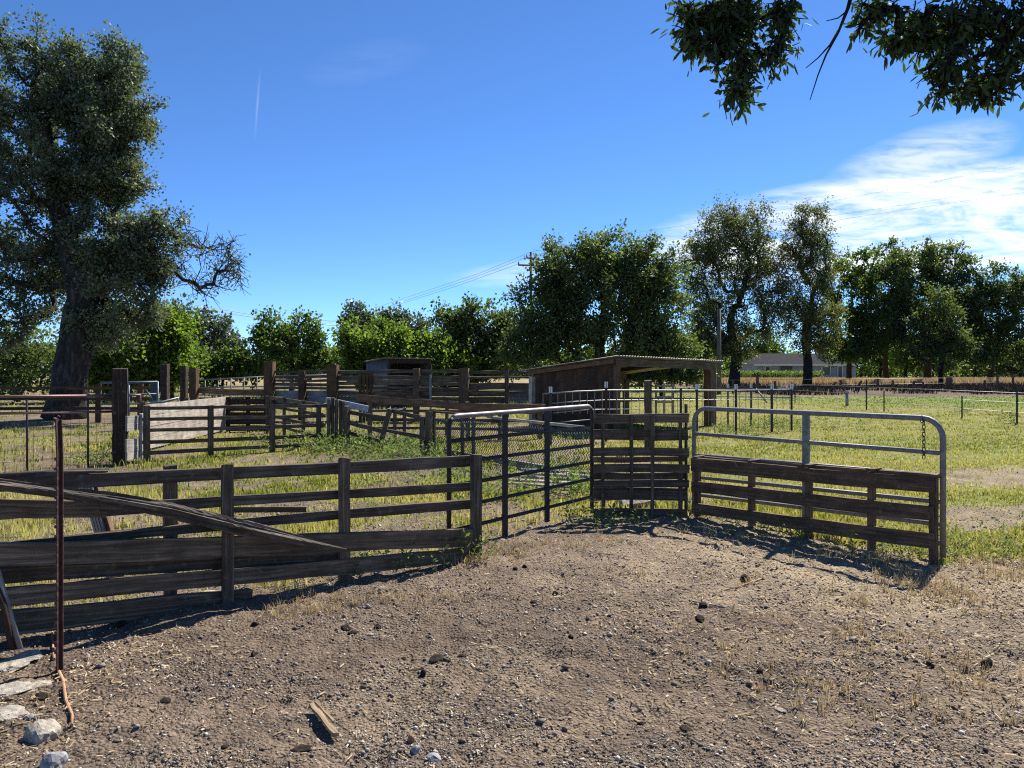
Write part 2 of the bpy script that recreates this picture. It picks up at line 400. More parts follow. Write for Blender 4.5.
def build_ground():
    ys = [-60, -40, -25, -14, -8, -4, -1.5, 0]
    y = .8
    while y < 13: ys.append(y); y += max(.022, .0048 * y)
    while y < 3000: ys.append(y); y *= 1.03
    ys = np.array(ys); nc = 620
    t = np.linspace(-1, 1, nc); t = np.sign(t) * (np.abs(t) * .52 + np.abs(t) ** 4 * 1.6)
    W = np.maximum(np.abs(ys), 2) + 2.5
    X = t[None, :] * W[:, None]; Yg = np.repeat(ys[:, None], nc, 1)
    x, yy = X.ravel(), Yg.ravel()
    z = ground_z(x, yy)
    V = np.stack([x, yy, z], 1)
    nr = len(ys)
    i = np.arange(nr - 1)[:, None] * nc + np.arange(nc - 1)[None, :]
    q = np.stack([i, i + 1, i + 1 + nc, i + nc], -1).reshape(-1, 4)
    m, nt, N, L = new_mat('ground_soil')
    b, o = bsdf_out(N, L)
    at = N.new('ShaderNodeAttribute'); at.attribute_name = 'soil'
    tc = N.new('ShaderNodeTexCoord')
    n1 = N.new('ShaderNodeTexNoise'); n1.inputs['Scale'].default_value = 34; n1.inputs['Detail'].default_value = 8; n1.inputs['Roughness'].default_value = .72
    n2 = N.new('ShaderNodeTexNoise'); n2.inputs['Scale'].default_value = 2.3; n2.inputs['Detail'].default_value = 5
    vo = N.new('ShaderNodeTexVoronoi'); vo.inputs['Scale'].default_value = 55
    for k in (n1, n2, vo): L.new(tc.outputs['Object'], k.inputs['Vector'])
    r1 = ramp(N, [(.28, (.5, .48, .46)), (.55, (1, 1, 1)), (.72, (1.6, 1.6, 1.6))]); L.new(n1.outputs['Fac'], r1.inputs[0])
    r2 = ramp(N, [(.3, (.72, .72, .74)), (.7, (1.22, 1.2, 1.15))]); L.new(n2.outputs['Fac'], r2.inputs[0])
    prev = at.outputs['Color']
    for r in (r1, r2):
        mx = N.new('ShaderNodeMix'); mx.data_type = 'RGBA'; mx.blend_type = 'MULTIPLY'; mx.inputs[0].default_value = 1
        L.new(prev, mx.inputs[6]); L.new(r.outputs[0], mx.inputs[7]); prev = mx.outputs[2]
    L.new(prev, b.inputs['Base Color'])
    b.inputs['Roughness'].default_value = .95; b.inputs['Specular IOR Level'].default_value = .1
    ad = N.new('ShaderNodeMath'); ad.operation = 'SUBTRACT'
    L.new(n1.outputs['Fac'], ad.inputs[0]); L.new(vo.outputs['Distance'], ad.inputs[1])
    bp = N.new('ShaderNodeBump'); bp.inputs['Strength'].default_value = .9; bp.inputs['Distance'].default_value = .02
    L.new(ad.outputs[0], bp.inputs['Height']); L.new(bp.outputs[0], b.inputs['Normal'])
    ob = mesh_np('ground', V, q, mat=m, smooth=True)
    c = ground_col(x, yy)
    a = ob.data.attributes.new('soil', 'FLOAT_COLOR', 'POINT')
    a.data.foreach_set('color', np.concatenate([c, np.ones((len(c), 1))], 1).astype(np.float32).ravel())
    tag(ob, kind='structure')
build_ground()

# ------------------------------------------------------------------ scattered stuff
def unit(v): return v / np.maximum(np.linalg.norm(v, axis=1, keepdims=True), 1e-9)
def blades(name, x, y, h, w, tint, mat, lean=.45, parent=None, z0=None, two=True):
    n = len(x); z = ground_z(x, y) if z0 is None else z0
    az = RNG.uniform(0, 2 * np.pi, n); fa = RNG.uniform(0, 2 * np.pi, n)
    ln = RNG.uniform(.05, 1, n) * lean * h
    dx, dy = np.cos(az) * ln, np.sin(az) * ln
    sx, sy = np.cos(fa) * w * .5, np.sin(fa) * w * .5
    b0 = np.stack([x - sx, y - sy, z - .01], 1); b1 = np.stack([x + sx, y + sy, z - .01], 1)
    m0 = np.stack([x - sx * .8 + dx * .35, y - sy * .8 + dy * .35, z + h * .55], 1)
    m1 = np.stack([x + sx * .8 + dx * .35, y + sy * .8 + dy * .35, z + h * .55], 1)
    t = np.stack([x + dx, y + dy, z + h * np.sqrt(np.maximum(.1, 1 - (ln / h) ** 2))], 1)
    V = np.stack([b0, b1, m1, m0, t], 1).reshape(-1, 3)
    k = np.arange(n) * 5
    q = np.stack([k, k + 1, k + 2, k + 3], 1); tr = np.stack([k + 3, k + 2, k + 4], 1)
    return mesh_np(name, V, q, tr, mat, parent, tint=np.repeat(tint, 5))
def stones(name, x, y, s, tint, mat, sink=.3):
    n = len(x)
    P = np.array([[1, 0, 0], [0, 1, 0], [-1, 0, 0], [0, -1, 0], [0, 0, 1], [0, 0, -1]], float)
    T = np.array([[0, 1, 4], [1, 2, 4], [2, 3, 4], [3, 0, 4], [1, 0, 5], [2, 1, 5], [3, 2, 5], [0, 3, 5]])
    az = RNG.uniform(0, 2 * np.pi, n); ax = RNG.uniform(.6, 1.5, n); az2 = RNG.uniform(.35, .9, n)
    Q = P[None] + RNG.uniform(-.4, .4, (n, 6, 3))
    Q = Q * np.stack([ax, np.ones(n), az2], 1)[:, None]
    c, sn = np.cos(az), np.sin(az)
    X = Q[..., 0] * c[:, None] - Q[..., 1] * sn[:, None]; Yq = Q[..., 0] * sn[:, None] + Q[..., 1] * c[:, None]
    V = np.stack([X, Yq, Q[..., 2]], -1) * s[:, None, None]
    V += np.stack([x, y, ground_z(x, y) + s * az2 * (1 - sink) * .6], 1)[:, None]
    t = (T[None] + (np.arange(n) * 6)[:, None, None]).reshape(-1, 3)
    return mesh_np(name, V.reshape(-1, 3), None, t, mat, tint=np.repeat(tint, 6))

def view_scatter(n, pxa, pxb, ya, yb):
    """points denser towards the camera (even over the picture), between depths ya..yb"""
    iy = RNG.uniform(1 / yb, 1 / ya, n); y = 1 / iy
    x = (RNG.uniform(pxa, pxb, n) - 512) / F * y
    return x, y

# loose gravel and clods over the yard
x, y = view_scatter(330000, -350, 1450, 2.4, 15)
g = grass_amount(x, y); k = RNG.uniform(0, 1, len(x)) > g * .9
x, y = x[k], y[k]
cl = fbm(x * 2.2, y * 2.2, 77, 3)
k = RNG.uniform(0, 1, len(x)) < .25 + 1.1 * sstep(.35, .7, cl); x, y = x[k], y[k]
s = np.exp(RNG.normal(-5.55, .52, len(x))); s = np.clip(s, .002, .028) * (.55 + y / 12)
ti = np.clip(RNG.beta(1.6, 2.6, len(x)) * 1.0, 0, 1); pl = RNG.uniform(0, 1, len(x)) < .21; ti[pl] = RNG.uniform(.72, 1, pl.sum()); s[pl] *= .95
tag(stones('gravel', x, y, s, ti, M['gravel']), 'loose brown gravel and clods strewn over the dirt yard', 'gravel', kind='stuff')
# straw and chaff lying flat
x, y = view_scatter(80000, -350, 1450, 2.4, 12)
w = .05 + .95 * sstep(-.8, 3.0, x + (fbm(x * .8, y * .8, 5) - .5) * 3) * sstep(3.2, 5.6, y)
w = np.maximum(w, .5 * sstep(.55, .75, fbm(x * .9, y * .9, 71)))
k = (RNG.uniform(0, 1, len(x)) < w) & (pen_side(x, y) < .6); x, y = x[k], y[k]
n = len(x); ln = RNG.uniform(.004, .020, n) * (RNG.uniform(0, 1, n) ** .6 + .35); wd = RNG.uniform(.0018, .0042, n) * (.6 + y / 9); a = RNG.uniform(0, np.pi, n)
d = np.stack([np.cos(a) * ln, np.sin(a) * ln, RNG.normal(0, .18, n) * ln], 1); sd = np.stack([-np.sin(a) * wd, np.cos(a) * wd, RNG.normal(0, .4, n) * wd], 1)
c = np.stack([x, y, ground_z(x, y) + RNG.uniform(.003, .014, n)], 1)
V = np.stack([c - d - sd, c + d - sd, c + d + sd, c - d + sd], 1).reshape(-1, 3); k4 = np.arange(n) * 4
tag(mesh_np('straw_litter', V, np.stack([k4, k4 + 1, k4 + 2, k4 + 3], 1), None, M['straw'], tint=np.repeat(RNG.uniform(0, 1, n), 4)),
    'trodden dry straw and chaff on the dirt yard', 'straw', kind='stuff')
# grass: pen and paddock
x, y = view_scatter(620000, -400, 1500, 5.0, 62)
g = grass_amount(x, y); pat = fbm(x * 1.7, y * 1.7, 91, 3)
k = RNG.uniform(0, 1, len(x)) < g * (.25 + 1.0 * sstep(.3, .62, pat)); x, y, pat = x[k], y[k], pat[k]
right = sstep(1.0, 4.5, x)
h = RNG.uniform(.02, .085, len(x)) * (1.0 - .35 * right) * (1 + 1.1 * sstep(.55, .75, fbm(x * .6, y * .6, 93)) * (1 - right))
h = h * (1 + .5 * sstep(14, 50, y)); w = (.0045 + .0012 * y) * RNG.uniform(.6, 1.3, len(x))
tz = np.where(x > 2, fbm(x * .12, y * .55, 97, 3), fbm(x * .9, y * .9, 95, 3)); far = sstep(30, 35, y) * sstep(12, 16, x)
ti = np.clip(.64 + (tz - .5) * 1.5 + RNG.normal(0, .27, len(x)) - .34 * far + .08 * (x < 2) - .05 * (x >= 2), 0, 1)
tag(blades('grass', x, y, h, w, ti, M['grass']), 'yellow green grass growing in the pen and the paddock', 'grass', kind='stuff')
# dry tufts in the yard (seeds heads, bleached)
cx, cy = [], []
for (px, py, n) in ((300, 612, 30), (330, 602, 25), (395, 600, 30), (450, 560, 60), (480, 556, 60), (520, 548, 50), (560, 545, 30), (610, 540, 20),
                    (905, 575, 60), (880, 560, 60), (930, 590, 60), (960, 600, 40), (1000, 575, 50), (820, 690, 40), (740, 580, 16), (780, 625, 12), (850, 640, 20),
                    (935, 650, 22), (1005, 690, 26), (940, 705, 22), (470, 600, 14), (300, 600, 12), (705, 640, 14), (730, 660, 14), (620, 575, 14), (860, 600, 26), (985, 560, 60), (1010, 545, 70), (960, 545, 60), (700, 530, 30), (760, 540, 30), (850, 555, 50)):
    p = G(px, py)
    for _ in range(n):
        cx.append(p.x + random.gauss(0, .16)); cy.append(p.y + random.gauss(0, .16))
cx = np.repeat(np.array(cx), 7); cy = np.repeat(np.array(cy), 7)
cx += RNG.normal(0, .014, len(cx)); cy += RNG.normal(0, .014, len(cy))
tag(blades('dry_tufts', cx, cy, RNG.uniform(.02, .085, len(cx)), RNG.uniform(.003, .007, len(cx)), np.clip(RNG.normal(.55, .3, len(cx)), 0, 1), M['straw'], lean=1.0),
    'bleached dry grass tufts dotted over the dirt yard', 'dry grass', kind='stuff')
# leafy weeds
cx, cy, ch = [], [], []
for (px, py, sp, n, hh) in ((360, 452, .9, 260, .34), (400, 462, .7, 160, .32), (330, 447, .6, 90, .3), (460, 490, .5, 60, .3), (480, 500, .4, 40, .26), (575, 495, .35, 70, .3),
                            (560, 470, .5, 70, .25), (430, 480, .6, 50, .26), (360, 578, .12, 12, .22), (375, 566, .1, 9, .26), (470, 560, .1, 12, .24), (420, 572, .12, 8, .2), (590, 525, .25, 40, .2),
                            (640, 520, .3, 26, .12), (700, 512, .25, 30, .16), (780, 428, .7, 90, .3), (735, 436, .6, 70, .28), (965, 413, .3, 20, .35), (1005, 423, .3, 26, .35), (760, 535, .3, 24, .14),
                            (850, 548, .35, 40, .16), (910, 552, .25, 40, .2), (320, 440, .4, 60, .3), (100, 464, .25, 40, .3), (955, 548, .3, 40, .18), (1010, 560, .3, 40, .18), (605, 500, .2, 20, .25), (660, 505, .2, 20, .2), (390, 445, .8, 120, .25)):
    p = G(px, py)
    for _ in range(n):
        cx.append(p.x + random.gauss(0, sp)); cy.append(p.y + random.gauss(0, sp * .6)); ch.append(hh * random.uniform(.45, 1.15))
def weeds(name, cx, cy, ch, mat, per=16):
    n = len(cx); i = np.repeat(np.arange(n), per); cx, cy, ch = np.array(cx)[i], np.array(cy)[i], np.array(ch)[i]
    m = len(cx); f = RNG.uniform(.1, 1, m); r = RNG.uniform(0, .35, m) * ch * (1.1 - f * .6); a = RNG.uniform(0, 2 * np.pi, m)
    P = np.stack([cx + np.cos(a) * r * .4, cy + np.sin(a) * r * .4, ground_z(cx, cy) + f * ch], 1)
    d = unit(np.stack([np.cos(a), np.sin(a), RNG.uniform(.1, 1.3, m)], 1)); l = ch * RNG.uniform(.12, .3, m)
    up = unit(RNG.normal(0, 1, (m, 3)) + np.array([0, 0, 1.0])); sd = unit(np.cross(d, up)) * (l * .2)[:, None]
    V = np.stack([P, P + d * (l * .5)[:, None] + sd, P + d * l[:, None], P + d * (l * .5)[:, None] - sd], 1).reshape(-1, 3)
    k = np.arange(m) * 4
    return mesh_np(name, V, np.stack([k, k + 1, k + 2, k + 3], 1), None, mat, tint=np.repeat(np.clip(RNG.normal(.5, .25, m), 0, 1), 4))
tag(weeds('weeds', cx, cy, ch, M['weed']), 'leafy green weeds growing among the pens and gates', 'weeds', kind='stuff')
# tall dry grass and green crop strip by the house, dead brush on the bank
x = RNG.uniform(24, 86, 30000); y = RNG.uniform(86, 104, 30000)
tag(blades('tall_dry_grass', x, y, RNG.uniform(.4, .85, 30000), RNG.uniform(.06, .14, 30000), np.clip(RNG.normal(.6, .25, 30000), 0, 1), M['straw'], lean=.5),
    'tall tan dry grass standing beyond the bank', 'dry grass', kind='stuff')
x = RNG.uniform(29, 42, 9000); y = RNG.uniform(104, 109, 9000)
tag(weeds('crop_strip', x[:1600], y[:1600], RNG.uniform(.9, 1.5, 1600), M['weed'], 18), 'green leafy crop strip in front of the house', 'crop', kind='stuff')
n = 26000; x = RNG.uniform(17, 62, n); y = 50 + 26 * RNG.uniform(0, 1, n); k = fbm(x * .35, y * .35, 99, 3) > .47; x, y = x[k], y[k]
tag(blades('dead_brush', x, y, RNG.uniform(.15, .7, len(x)), RNG.uniform(.03, .07, len(x)), RNG.beta(1.4, 2.2, len(x)), M['brush'], lean=.9),
    'dark brown dead brush along the bank below the trees', 'brush', kind='stuff')

# ------------------------------------------------------------------ trees
def leaf_mesh(P, d, nrm, l, w, tint, name, mat, parent, long=False):
    n = len(P); d = unit(d); sd = unit(np.cross(d, nrm)); up = np.cross(sd, d)
    L_, W_ = l[:, None], w[:, None]
    if long:
        V = np.stack([P, P + d * L_ * .3 + sd * W_ * .42, P + d * L_ * .7 + sd * W_ * .5 - up * L_ * .05, P + d * L_ - up * L_ * .12,
                      P + d * L_ * .7 - sd * W_ * .5 - up * L_ * .05, P + d * L_ * .3 - sd * W_ * .42], 1).reshape(-1, 3)
        k = np.arange(n) * 6
        q = np.concatenate([np.stack([k, k + 1, k + 2, k + 3], 1), np.stack([k, k + 3, k + 4, k + 5], 1)])
        return mesh_np(name, V, q, None, mat, parent, tint=np.repeat(tint, 6))
    V = np.stack([P, P + d * L_ * .5 + sd * W_ * .5 + up * W_ * .12, P + d * L_, P + d * L_ * .5 - sd * W_ * .5 + up * W_ * .12], 1).reshape(-1, 3)
    k = np.arange(n) * 4
    return mesh_np(name, V, np.stack([k, k + 1, k + 2, k + 3], 1), None, mat, parent, tint=np.repeat(tint, 4))

def make_tree(name, label, cat, base, lobes, Y, n_cl, per, leaf, leafmat, barkmat, r_trunk, fork=.35, lead=.8, group=None, seed=1,
              clump=.55, droop=0.0, path=None, spread=.75, bare=(), twigs=3, shell=.4, stiff=0.0, long=False, leaf_w=.6, depth=.85, trunk_n=12, bmax=.42, fill=1.35, pw=.22, dlo=.12, bark_twigs=0, penw=.8):
    """lobes: (px, py, rx, ry, weight[, depth offset m]) ellipsoids of the crown; base: ground point; path: explicit trunk points"""
    rs = random.Random(seed); rg = np.random.default_rng(seed)
    root = thing(name, label, cat, base, group)
    B = np.array(base, float)
    wsum = sum(l[4] for l in lobes); C = []
    zs = []
    for l in lobes:
        px, py, rx, ry, wt = l[:5]; dy = l[5] if len(l) > 5 else 0
        c = np.array(A(px, py, Y + dy)); R = np.array([rx, (rx + ry) * .5 * depth, ry]) / F * (Y + dy)
        zs.append(c[2] + R[2])
        m = max(2, int(round(n_cl * wt / wsum)))
        v = unit(rg.normal(0, 1, (m, 3))); rad = (shell + (1 - shell) * rg.uniform(0, 1, m) ** .6)
        rad *= 1 + rg.normal(0, .07, m)
        C.append(c + v * R * rad[:, None])
    C = np.concatenate(C); C = C[C[:, 2] > .25]
    top = max(zs); cm = C.mean(0)
    if path is None:
        path = []
        for k in np.linspace(0, 1, 9):
            f = k * lead
            q = B + (np.array([cm[0], cm[1], 0]) * [1, 1, 0] - B * [1, 1, 0]) * min(1, f * 1.2) ** 1.3
            q[2] = f * top
            wv = .025 * top * math.sin(k * 7 + seed)
            path.append(q + np.array([wv * k, .5 * wv * k, 0]))
    path = [np.array(p, float) for p in path]
    # resample trunk
    tp = [path[0]]
    for a, b in zip(path, path[1:]):
        for k in (1 / 3, 2 / 3, 1): tp.append(a + (b - a) * k)
    nt_ = len(tp)
    nodes = list(tp); parent = [-1] + list(range(nt_ - 1))
    plen = [0.0]
    for i in range(1, nt_): plen.append(plen[-1] + np.linalg.norm(tp[i] - tp[i - 1]))
    tl = plen[-1]
    ok = [plen[i] >= fork * tl for i in range(nt_)]
    load = [0.0] * nt_
    fk = next(i for i in range(nt_) if ok[i])
    order = np.argsort(np.linalg.norm(C - tp[fk], axis=1))
    paths = []; ends = []
    for ci in order:
        c = C[ci]; idx = [i for i in range(len(nodes)) if ok[i]]
        NP = np.array([nodes[i] for i in idx]); pl = np.array([plen[i] for i in idx])
        dv = c - NP; dist = np.linalg.norm(dv, axis=1)
        pen = np.maximum(0, NP[:, 2] - c[2] - .25 * dist) * penw
        best = idx[int(np.argmin(dist + pw * pl + pen))]
        a = np.array(nodes[best]); dd = c - a; ln = np.linalg.norm(dd)
        pts = [a]; pb = best; ids = [best]
        m = 1 if ln < .8 else (2 if ln < 2.5 else 3)
        for j in range(1, m + 1):
            k = j / (m + 1)
            q = a + dd * k + rg.normal(0, .07, 3) * ln; q[2] += .10 * ln * math.sin(k * math.pi)
            nodes.append(q); parent.append(pb); plen.append(plen[pb] + np.linalg.norm(q - nodes[pb])); ok.append(True); load.append(0.); pb = len(nodes) - 1; ids.append(pb)
        nodes.append(c); parent.append(pb); plen.append(plen[pb] + np.linalg.norm(c - nodes[pb])); ok.append(True); load.append(0.); e = len(nodes) - 1; ids.append(e); ends.append(e)
        paths.append(ids)
    for e in ends:
        i = e
        while i >= 0: load[i] += 1; i = parent[i]
    tot = load[0] or 1
    rmin = max(.007, r_trunk * .03)
    rad = [max(rmin, r_trunk * (l / tot) ** .55) for l in load]
    rad = [r if i < nt_ else min(r, r_trunk * bmax) for i, r in enumerate(rad)]
    mb = MB()
    tr = []
    for i in range(nt_):
        f = plen[i] / tl; flare = 1 + .28 * math.exp(-plen[i] / max(.25, r_trunk * 1.3))
        rr = r_trunk * (1 - f) ** .55 if f < 1 else 0
        tr.append(max(rad[i] * .9, min(r_trunk * (1 - .25 * f), max(rr, rad[i]))) * flare)
    ph = [rs.uniform(0, 6.3) for _ in range(4)]
    def rfn(i, k):
        a = 2 * math.pi * k / trunk_n
        return 1 + .10 * math.sin(3 * a + ph[0] + i * .3) + .06 * math.sin(5 * a + ph[1] - i * .5) + .05 * math.sin(i * 1.7 + ph[2] + a)
    mb.tube([Vector(p) for p in tp], tr, trunk_n, r_fn=rfn)
    for ids in paths:
        r0 = [rad[i] for i in ids]
        r0[0] = min(r0[0], r0[1] * 1.35)
        mb.tube([Vector(nodes[i]) for i in ids], r0, 6 if r0[0] > .05 else 4, caps=False)
    # twigs
    E = np.array([nodes[e] for e in ends]); nE = len(E)
    tw_dir = rg.normal(0, 1, (nE, twigs + 3, 3)); tw_dir[..., 2] += .25 - droop
    tw_dir = unit(tw_dir.reshape(-1, 3)).reshape(nE, twigs + 3, 3)
    tw_len = rg.uniform(.5, 1.25, (nE, twigs + 3)) * clump
    for i in range(nE):
        for j in range(twigs):
            p = Vector(E[i]); q = p + Vector(tw_dir[i, j]) * float(tw_len[i, j])
            mdl = (p + q) * .5 + Vector(rg.normal(0, .06 * clump, 3))
            mb.tube([p, mdl, q], [rmin * .8, rmin * .55, rmin * .3], 3, caps=False)
    for (bx, by, br, bd) in bare:
        cpx = 512 + F * E[:, 0] / E[:, 1]; cpy = HOR + F * (CH - E[:, 2]) / E[:, 1]
        for i in np.nonzero(np.hypot(cpx - bx, cpy - by) < br)[0]:
            for j in range(bark_twigs):
                dv = unit(rg.normal(0, 1, (1, 3)) + np.array([[.35, 0, .1]]))[0]; p = E[i] + rg.normal(0, .1, 3)
                q = p + dv * rg.uniform(.5, 1.1) * clump; q2 = q + unit(rg.normal(0, .7, (1, 3)) + dv[None])[0] * .55 * clump; q3 = p * .45 + q * .55 + unit(rg.normal(0, .8, (1, 3)) + dv[None])[0] * .5 * clump
                mb.tube([p, q, q2], [.016, .011, .006], 3, caps=False); mb.tube([p * .45 + q * .55, q3], [.011, .006], 3, caps=False)
    mb.build('trunk', barkmat, root)
    # leaves ride on the twigs
    ext = []
    per = int(per * fill)
    nb = max(1, twigs + 3)
    pl_ = per // nb + 1
    idx = np.repeat(np.arange(nE), nb * pl_); jj = np.tile(np.repeat(np.arange(nb), pl_), nE)
    f = rg.uniform(.15, 1.1, len(idx))
    P = E[idx] + tw_dir[idx, jj] * (tw_len[idx, jj] * f)[:, None] + rg.normal(0, 1, (len(idx), 3)) * clump * np.array([.2, .2, .16])
    dens = rg.uniform(dlo, 1.05, nE)
    for (bx, by, br, bd) in bare:
        cpx = 512 + F * E[:, 0] / E[:, 1]; cpy = HOR + F * (CH - E[:, 2]) / E[:, 1]
        dens = np.where(np.hypot(cpx - bx, cpy - by) < br, dens * bd, dens)
    keep = rg.uniform(0, 1, len(idx)) < dens[idx]
    P, idx, jj = P[keep], idx[keep], jj[keep]
    d = unit(tw_dir[idx, jj] * .6 + rg.normal(0, .8, (len(P), 3)) + np.array([0, 0, -droop * 1.6]))
    nr = unit(rg.normal(0, .8, (len(P), 3)) + np.array([0, 0, .45]))
    l = leaf * rg.uniform(.65, 1.45, len(P))
    ct = rg.normal(0, .13, nE)
    ti = np.clip(.45 + ct[idx] + rg.normal(0, .2, len(P)), 0, 1)
    ob = leaf_mesh(P - B, d, nr, l, l * leaf_w, ti, 'crown', leafmat, root, long)
    return root

# big oak at the left
make_tree('oak_tree', 'huge grey-green oak with a thick fissured trunk behind the rusty pipe fence', 'tree', G(67, 419),
          [(15, 85, 75, 55, 1.2), (88, 85, 54, 45, 1.2), (110, 112, 38, 48, 1.3), (50, 150, 90, 65, 1.5), (92, 180, 48, 40, .8), (20, 225, 70, 60, 1.0), (105, 245, 55, 38, .9),
           (128, 290, 42, 45, 1.0), (110, 320, 38, 26, .45), (30, 285, 45, 45, .6), (-60, 170, 80, 120, .8), (200, 268, 40, 30, .35), (165, 235, 35, 25, .3), (225, 272, 16, 28, .14), (8, 325, 25, 22, .2)],
          26, 500, 270, .108, M['leaf_oak'], M['bark'], .53, fork=.42, seed=5, clump=.58, trunk_n=22, fill=1.9, dlo=.15, bmax=.3, bark_twigs=6,
          path=[G(64, 419), A(68, 385, 25.8), A(75, 340, 25.8), A(83, 298, 25.9), A(70, 245, 26), A(55, 190, 26.2), A(45, 120, 26)],
          bare=((222, 268, 48, .10), (178, 240, 26, .45), (185, 290, 25, .2)), twigs=5)
# the right-hand, upper crowns are built as separate trees further back
# shrubs / trees left of centre
BR = 'leafy shrubs behind the corrals'
make_tree('dark_shrub', 'dark broad bush left of the oak trunk at the photo edge', 'bush', G(18, 402), [(20, 360, 48, 40, 1), (-30, 350, 40, 40, .6)], 38, 70, 120, .2, M['leaf_dark'], M['bark_dark'], .12, seed=21, clump=.8, fork=.15, lead=.7)
for i, (px, py, rx, ry, lab) in enumerate(((110, 358, 30, 32, 'fresh green bush just right of the oak trunk'), (142, 352, 24, 34, 'fresh green bush behind the dark gate post, second from the oak'),
                                          (172, 352, 20, 36, 'tall fresh green bush below the sparse oak branch'))):
    make_tree('green_shrub', lab, 'bush', A(px, 0, 40 + i).xy.to_3d(), [(px, py, rx, ry, 1), (px, py + 18, rx * .9, ry * .6, .5), (px - rx * .4, py - ry * .75, rx * .4, ry * .5, .3), (px + rx * .45, py - ry * .55, rx * .35, ry * .5, .25)], 40 + i, 80, 130, .2, M['leaf_bright'], M['bark_dark'], .1, seed=30 + i, clump=.8, fork=.1, lead=.7, group=BR)
make_tree('background_tree', 'grey-green tree crown beyond the bushes under the bare oak branch', 'tree', A(205, 0, 62).xy.to_3d(), [(200, 338, 36, 28, 1), (185, 325, 22, 18, .4), (225, 350, 20, 20, .4)], 62, 80, 110, .3, M['leaf_far'], M['bark_dark'], .2, seed=41, clump=1.1)
make_tree('green_shrub', 'low mid-green bush before the grey-green crown, left of the spiky tree', 'bush', A(222, 0, 46).xy.to_3d(), [(212, 368, 28, 18, 1), (240, 366, 18, 16, .6)], 46, 60, 120, .22, M['leaf_mid'], M['bark_dark'], .1, seed=42, clump=.8, fork=.1, lead=.7, group=BR)
make_tree('spiky_tree', 'spiky mid-green tree with upright loose shoots behind the corral', 'tree', A(292, 0, 48).xy.to_3d(),
          [(292, 355, 38, 26, 1.3), (275, 338, 20, 16, .4), (305, 334, 18, 14, .35), (263, 335, 10, 16, .2), (318, 358, 16, 18, .4), (300, 322, 4, 8, .1), (270, 326, 5, 8, .1)], 48, 110, 110, .22, M['leaf_mid'], M['bark_dark'], .16, seed=43, clump=.75, fork=.1, lead=.7)
for i, (px, py, rx, ry, lab) in enumerate(((362, 358, 22, 28, 'fresh green bush left of the tin shelter'), (392, 352, 22, 24, 'fresh green bush directly behind the tin shelter'),
                                          (428, 360, 26, 22, 'fresh green bush to the right of the tin shelter'), (455, 368, 16, 12, 'small fresh green bush next to the dark evergreen'))):
    make_tree('green_shrub', lab, 'bush', A(px, 0, 50 + i).xy.to_3d(), [(px, py, rx, ry, 1), (px, py + 12, rx * .9, ry * .6, .5), (px - rx * .4, py - ry * .75, rx * .4, ry * .5, .3), (px + rx * .45, py - ry * .55, rx * .35, ry * .5, .25)], 50 + i, 80, 120, .22, M['leaf_bright'], M['bark_dark'], .1, seed=50 + i, clump=.8, fork=.1, lead=.7, group=BR)
BT = 'dark trees beyond the bushes'
make_tree('background_tree', 'rounded grey-green tree top farthest left above the fresh bushes', 'tree', A(359, 0, 75).xy.to_3d(), [(359, 325, 17, 20, 1), (357, 345, 14, 20, .5)], 75, 60, 110, .32, M['leaf_far'], M['bark_dark'], .25, seed=61, clump=1.1, group=BT)
make_tree('background_tree', 'two-humped grey-green tree above the tin shelter', 'tree', A(400, 0, 75).xy.to_3d(), [(393, 328, 18, 16, 1), (414, 335, 17, 16, .8), (402, 348, 24, 14, .5)], 75, 70, 110, .32, M['leaf_far'], M['bark_dark'], .25, seed=62, clump=1.1, group=BT)
make_tree('background_tree', 'dark evergreen tree left of the large central oak', 'tree', A(475, 0, 55).xy.to_3d(), [(455, 333, 22, 22, 1), (487, 330, 26, 26, 1.1), (475, 358, 36, 22, 1.2), (505, 350, 22, 24, .7)], 55, 130, 130, .25, M['leaf_dark'], M['bark_dark'], .25, seed=63, clump=.95, group=BT)
# large oak in the middle
make_tree('oak_tree', 'broad dark green oak standing right behind the brown shed', 'tree', A(600, 0, 46).xy.to_3d(),
          [(575, 270, 40, 30, 1.0), (605, 258, 30, 22, .6), (640, 268, 34, 26, .8), (600, 305, 80, 42, 2.0), (562, 295, 36, 30, .8), (620, 290, 40, 34, .9), (540, 318, 36, 40, 1.2), (655, 315, 32, 40, 1), (600, 345, 85, 24, 1.2), (530, 350, 26, 24, .8), (668, 350, 26, 22, .6), (665, 285, 22, 26, .4)],
          46, 400, 190, .19, M['leaf_dark'], M['bark_dark'], .4, seed=71, clump=.95, lead=.5, fork=.3, twigs=4, bmax=.5)
